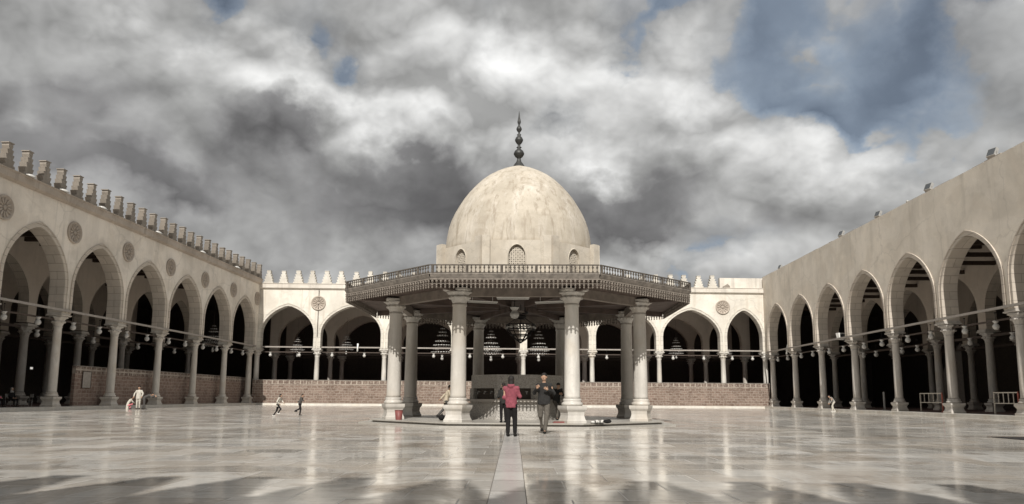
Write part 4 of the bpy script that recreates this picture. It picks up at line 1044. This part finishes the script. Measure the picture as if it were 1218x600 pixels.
P2 = vec(T.math('ADD', X, .012), Y, T.math('MULTIPLY', T.math('ADD', Z, .035), 1.35))   # the same field sampled a little higher up
# coarse luminance of the cloud cover of that day: rows of sky from high to low, 30 bearings each, (display luminance, share of open blue)
SKY_ROWS = (
 (0, '175 178 180 182 178 172 112b8 160b3 170 165b3 178 185 195 195 170b3 175 170 185 180b2 145b7 135b9 130b9 140b9 155b6 160b5 165b5 155b5 125b8 110b9 170b2'),
 (30, '175 180 190 215 185 180 165b2 200 165b2 165b3 180 185 198 198 185b1 205 185 185 150b6 135b9 165b2 178b1 140b9 145b8 155b6 150b6 155b5 125b9 100b9 175b2'),
 (60, '172 178 175 185 185 212 205 205 205 130b6 170 190 195 200 225 222 205 190 150b5 180b1 190 165b3 135b9 150b7 170b4 155b6 130b8 115b9 160b4 170b2'),
 (90, '160 170 165 160 175 180 190 195 225 215 140b6 185 192 200 210 205 205 210 205 198 198 155b5 150b7 175b3 175b3 140b8 120b9 120b9 165b3 170b2'),
 (120, '135 150 130 150 160 165 180 205 215 215 235 235 225 220 205 190 195 205 200 195 215 195b1 140b9 150b7 155b6 125b9 120b9 155b5 168b3 172b2'),
 (150, '120 155 140 125 160 150 165 150 130 130 205 225 215 215 205 200 150b4 195 190 200 230 205 195b2 120b9 125b9 145b7 160b5 165b4 170b3 172b3'),
 (180, '140 165 125 150 150 140 160 115 98 112 165 185 200 170 185 195 200 215 210 180 200 220 215 215 195b1 180b2 175b3 180 178 175'),
 (210, '130 130 130 120 108 108 130 150 115 150 130 140 122 112 150 170 190 240 185 165 180 205 200 215 225 205 200 215 190 185'),
 (240, '130 130 120 115 104 102 110 150 155 150 130 118 103 98 140 150 150 140 118 130 150 185 175 185 195 185 180 190 185 180'),
 (270, '150 150 150 150 150 150 160 165 160 155 145 138 112 102 120 150 125 115 108 115 175 165 150 160 170 175 175 180 180 180'),
 (300, '160 160 160 160 160 160 165 170 165 155 175 165 150 150 150 150 130 165 188 188 150b5 160b4 160b2 165 175 178 178 180 180 180'),
 (330, '170 170 170 170 170 170 170 165 155 190 168 170 170 170 170 175 180 192 202 206 196 190 178 178 180 180 180 180 180 180'))
def lin(v): v /= 255; return ((v+.055)/1.055)**2.4 if v > .04 else v/12.92
EXPO = .58
P2S = vec(T.math('ADD', X, .006), Y, T.math('MULTIPLY', T.math('ADD', Z, .016), 1.35))
yy = T.math('MAXIMUM', Y, .08)
def fbm(vec_, scale, detail, rough, dist=0.0):
    x = T.node('ShaderNodeTexNoise'); x.inputs['Scale'].default_value = scale; x.inputs['Detail'].default_value = detail; x.inputs['Roughness'].default_value = rough; x.inputs['Distortion'].default_value = dist
    T.link(vec_, x.inputs['Vector']); return x.outputs[0]
def puff(v, scale):                                     # billowing lumps with soft creases between them
    wv = T.node('ShaderNodeTexNoise'); wv.inputs['Scale'].default_value = 7; wv.inputs['Detail'].default_value = 5; wv.inputs['Roughness'].default_value = .6; T.link(v, wv.inputs['Vector'])
    mx = T.node('ShaderNodeMix', data_type='VECTOR'); mx.inputs[0].default_value = .09; T.link(v, mx.inputs[4]); T.link(wv.outputs['Color'], mx.inputs[5])
    s = None
    for k, a in ((1, .55), (2.1, .28), (4.3, .15), (8.9, .08)):
        n = fbm(mx.outputs[1], scale*k, 0, .5)
        x = T.math('MULTIPLY', T.math('ABSOLUTE', T.math('SUBTRACT', n, .5)), 4*a)
        s = x if s is None else T.math('ADD', s, x)
    return s
n0 = fbm(P, 3.6, 8, .52, .2); n1 = fbm(P2, 3.6, 8, .52, .2); nd = fbm(P, 14, 7, .6, .4); nb_ = fbm(P, 1.8, 3, .5, .0)
p0 = puff(P, 4.3); p1 = puff(P2, 4.3)
wn = T.node('ShaderNodeTexNoise'); wn.inputs['Scale'].default_value = 8.0; wn.inputs['Detail'].default_value = 7; wn.inputs['Roughness'].default_value = .62; T.link(tc.outputs['Generated'], wn.inputs['Vector'])
ws = T.node('ShaderNodeSeparateColor'); T.link(wn.outputs['Color'], ws.inputs[0])
u_ = T.math('ADD', T.math('DIVIDE', X, yy), T.math('MULTIPLY', T.math('SUBTRACT', ws.outputs[0], .5), .15))
v_ = T.math('ADD', T.math('DIVIDE', Z, yy), T.math('MULTIPLY', T.math('SUBTRACT', ws.outputs[1], .5), .085))
v_ = T.math('SUBTRACT', v_, T.math('MULTIPLY', T.math('SUBTRACT', p0, .35), .10))
a0, a1 = pdir(0, 150), pdir(1218, 150); U0, U1 = a0.x/a0.y, a1.x/a1.y
b0, b1 = pdir(620, 0), pdir(620, 330); V0, V1 = b0.z/b0.y, b1.z/b1.y
pos = T.math('DIVIDE', T.math('SUBTRACT', u_, U0), U1-U0, None, True)
row = T.math('MULTIPLY', T.math('DIVIDE', T.math('SUBTRACT', v_, V0), V1-V0), len(SKY_ROWS)-1.0)
cur = None
for r_i, (yy_, txt) in enumerate(SKY_ROWS):
    st = []
    for c_i, s in enumerate(txt.split()):
        q = s.split('b'); st.append((c_i/29, (lin(float(q[0])), (float(q[1])/10 if len(q) > 1 else 0.0), 0)))
    col = T.ramp(pos, st)
    cur = col if cur is None else T.mix(T.math('SMOOTHSTEP' if False else 'SUBTRACT', row, r_i-1.0, None, True), cur, col)
sc_ = T.node('ShaderNodeSeparateColor'); T.link(cur, sc_.inputs[0]); L_, B_ = sc_.outputs[0], sc_.outputs[1]
B_ = T.math('ADD', T.math('MULTIPLY', B_, .25), T.math('MULTIPLY', T.ramp(T.math('ADD', B_, T.math('MULTIPLY', T.math('SUBTRACT', T.math('ADD', p0, T.math('MULTIPLY', nd, .5)), .62), -.45)), [(.30, 0), (.44, .7), (.62, 1)]), .72))
def crisp(d, wdt):
    return T.math('SUBTRACT', T.ramp(T.math('ADD', T.math('MULTIPLY', d, 1/(2*wdt)), .5, None, True), [(0,0),(.3,.10),(.7,.90),(1,1)]), .5)
P3 = vec(T.math('ADD', X, .010), Y, T.math('MULTIPLY', T.math('ADD', Z, .022), 1.35))
def soft(v, scale, w=.05):
    wv = T.node('ShaderNodeTexNoise'); wv.inputs['Scale'].default_value = 5; wv.inputs['Detail'].default_value = 4; T.link(v, wv.inputs['Vector'])
    mx = T.node('ShaderNodeMix', data_type='VECTOR'); mx.inputs[0].default_value = w; T.link(v, mx.inputs[4]); T.link(wv.outputs['Color'], mx.inputs[5])
    s = None
    for k, a in ((1, .60), (2.03, .26), (4.1, .10), (8.3, .06), (16.7, .035)):
        x = T.math('MULTIPLY', T.math('ABSOLUTE', T.math('SUBTRACT', fbm(mx.outputs[1], scale*k, 0, .5), .5)), 4*a)
        s = x if s is None else T.math('ADD', s, x)
    return s
c0 = soft(P, 4.6); c1 = soft(P3, 4.6)
relief = T.math('ADD', T.math('MULTIPLY', T.math('SUBTRACT', n0, n1), .9), T.math('MULTIPLY', T.math('SUBTRACT', c0, c1), 1.05))
relief = T.math('ADD', relief, T.math('MULTIPLY', T.math('SUBTRACT', c0, .42), .30))
relief = T.math('MULTIPLY', relief, T.ramp(L_, [(.12, .40), (.55, 1.0)]))
mod = T.math('ADD', T.math('ADD', .98, relief), T.math('MULTIPLY', T.math('SUBTRACT', nd, .5), .14))
mod = T.math('ADD', mod, T.math('MULTIPLY', T.math('SUBTRACT', n0, .5), -.35))
mod = T.math('MAXIMUM', T.math('MINIMUM', mod, 1.6), .62)
mod = T.mix(T.math('MULTIPLY', B_, .6), mod, (1,1,1))
# away from that quarter of the sky: unseen broken cloud, made brighter to add fill light
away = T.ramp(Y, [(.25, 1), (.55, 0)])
gen = T.math('ADD', T.math('MULTIPLY', T.math('SUBTRACT', n0, .5), .7), AWAY_FILL)
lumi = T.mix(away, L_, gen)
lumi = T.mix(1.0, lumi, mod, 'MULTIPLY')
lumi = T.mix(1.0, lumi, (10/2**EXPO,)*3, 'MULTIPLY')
tint = T.mix(B_, (1.0,1.0,.985), (.80,.98,1.20))
darkt = T.mix(T.ramp(L_, [(.10, 1), (.40, 0)]), (1,1,1), (1.0,.985,1.02))
cloudc = T.mix(1.0, T.mix(1.0, lumi, tint, 'MULTIPLY'), darkt, 'MULTIPLY')
# the open blue keeps part of the clear sky's own colour
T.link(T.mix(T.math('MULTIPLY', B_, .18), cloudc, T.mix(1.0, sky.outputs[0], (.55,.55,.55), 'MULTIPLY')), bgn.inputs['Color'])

SCN.view_settings.view_transform = 'Standard'; SCN.view_settings.look = 'None'; SCN.view_settings.gamma = 1; SCN.view_settings.exposure = EXPO
SCN.cycles.max_bounces = 8; SCN.cycles.diffuse_bounces = 5; SCN.cycles.glossy_bounces = 4
SCN.cycles.use_denoising = True
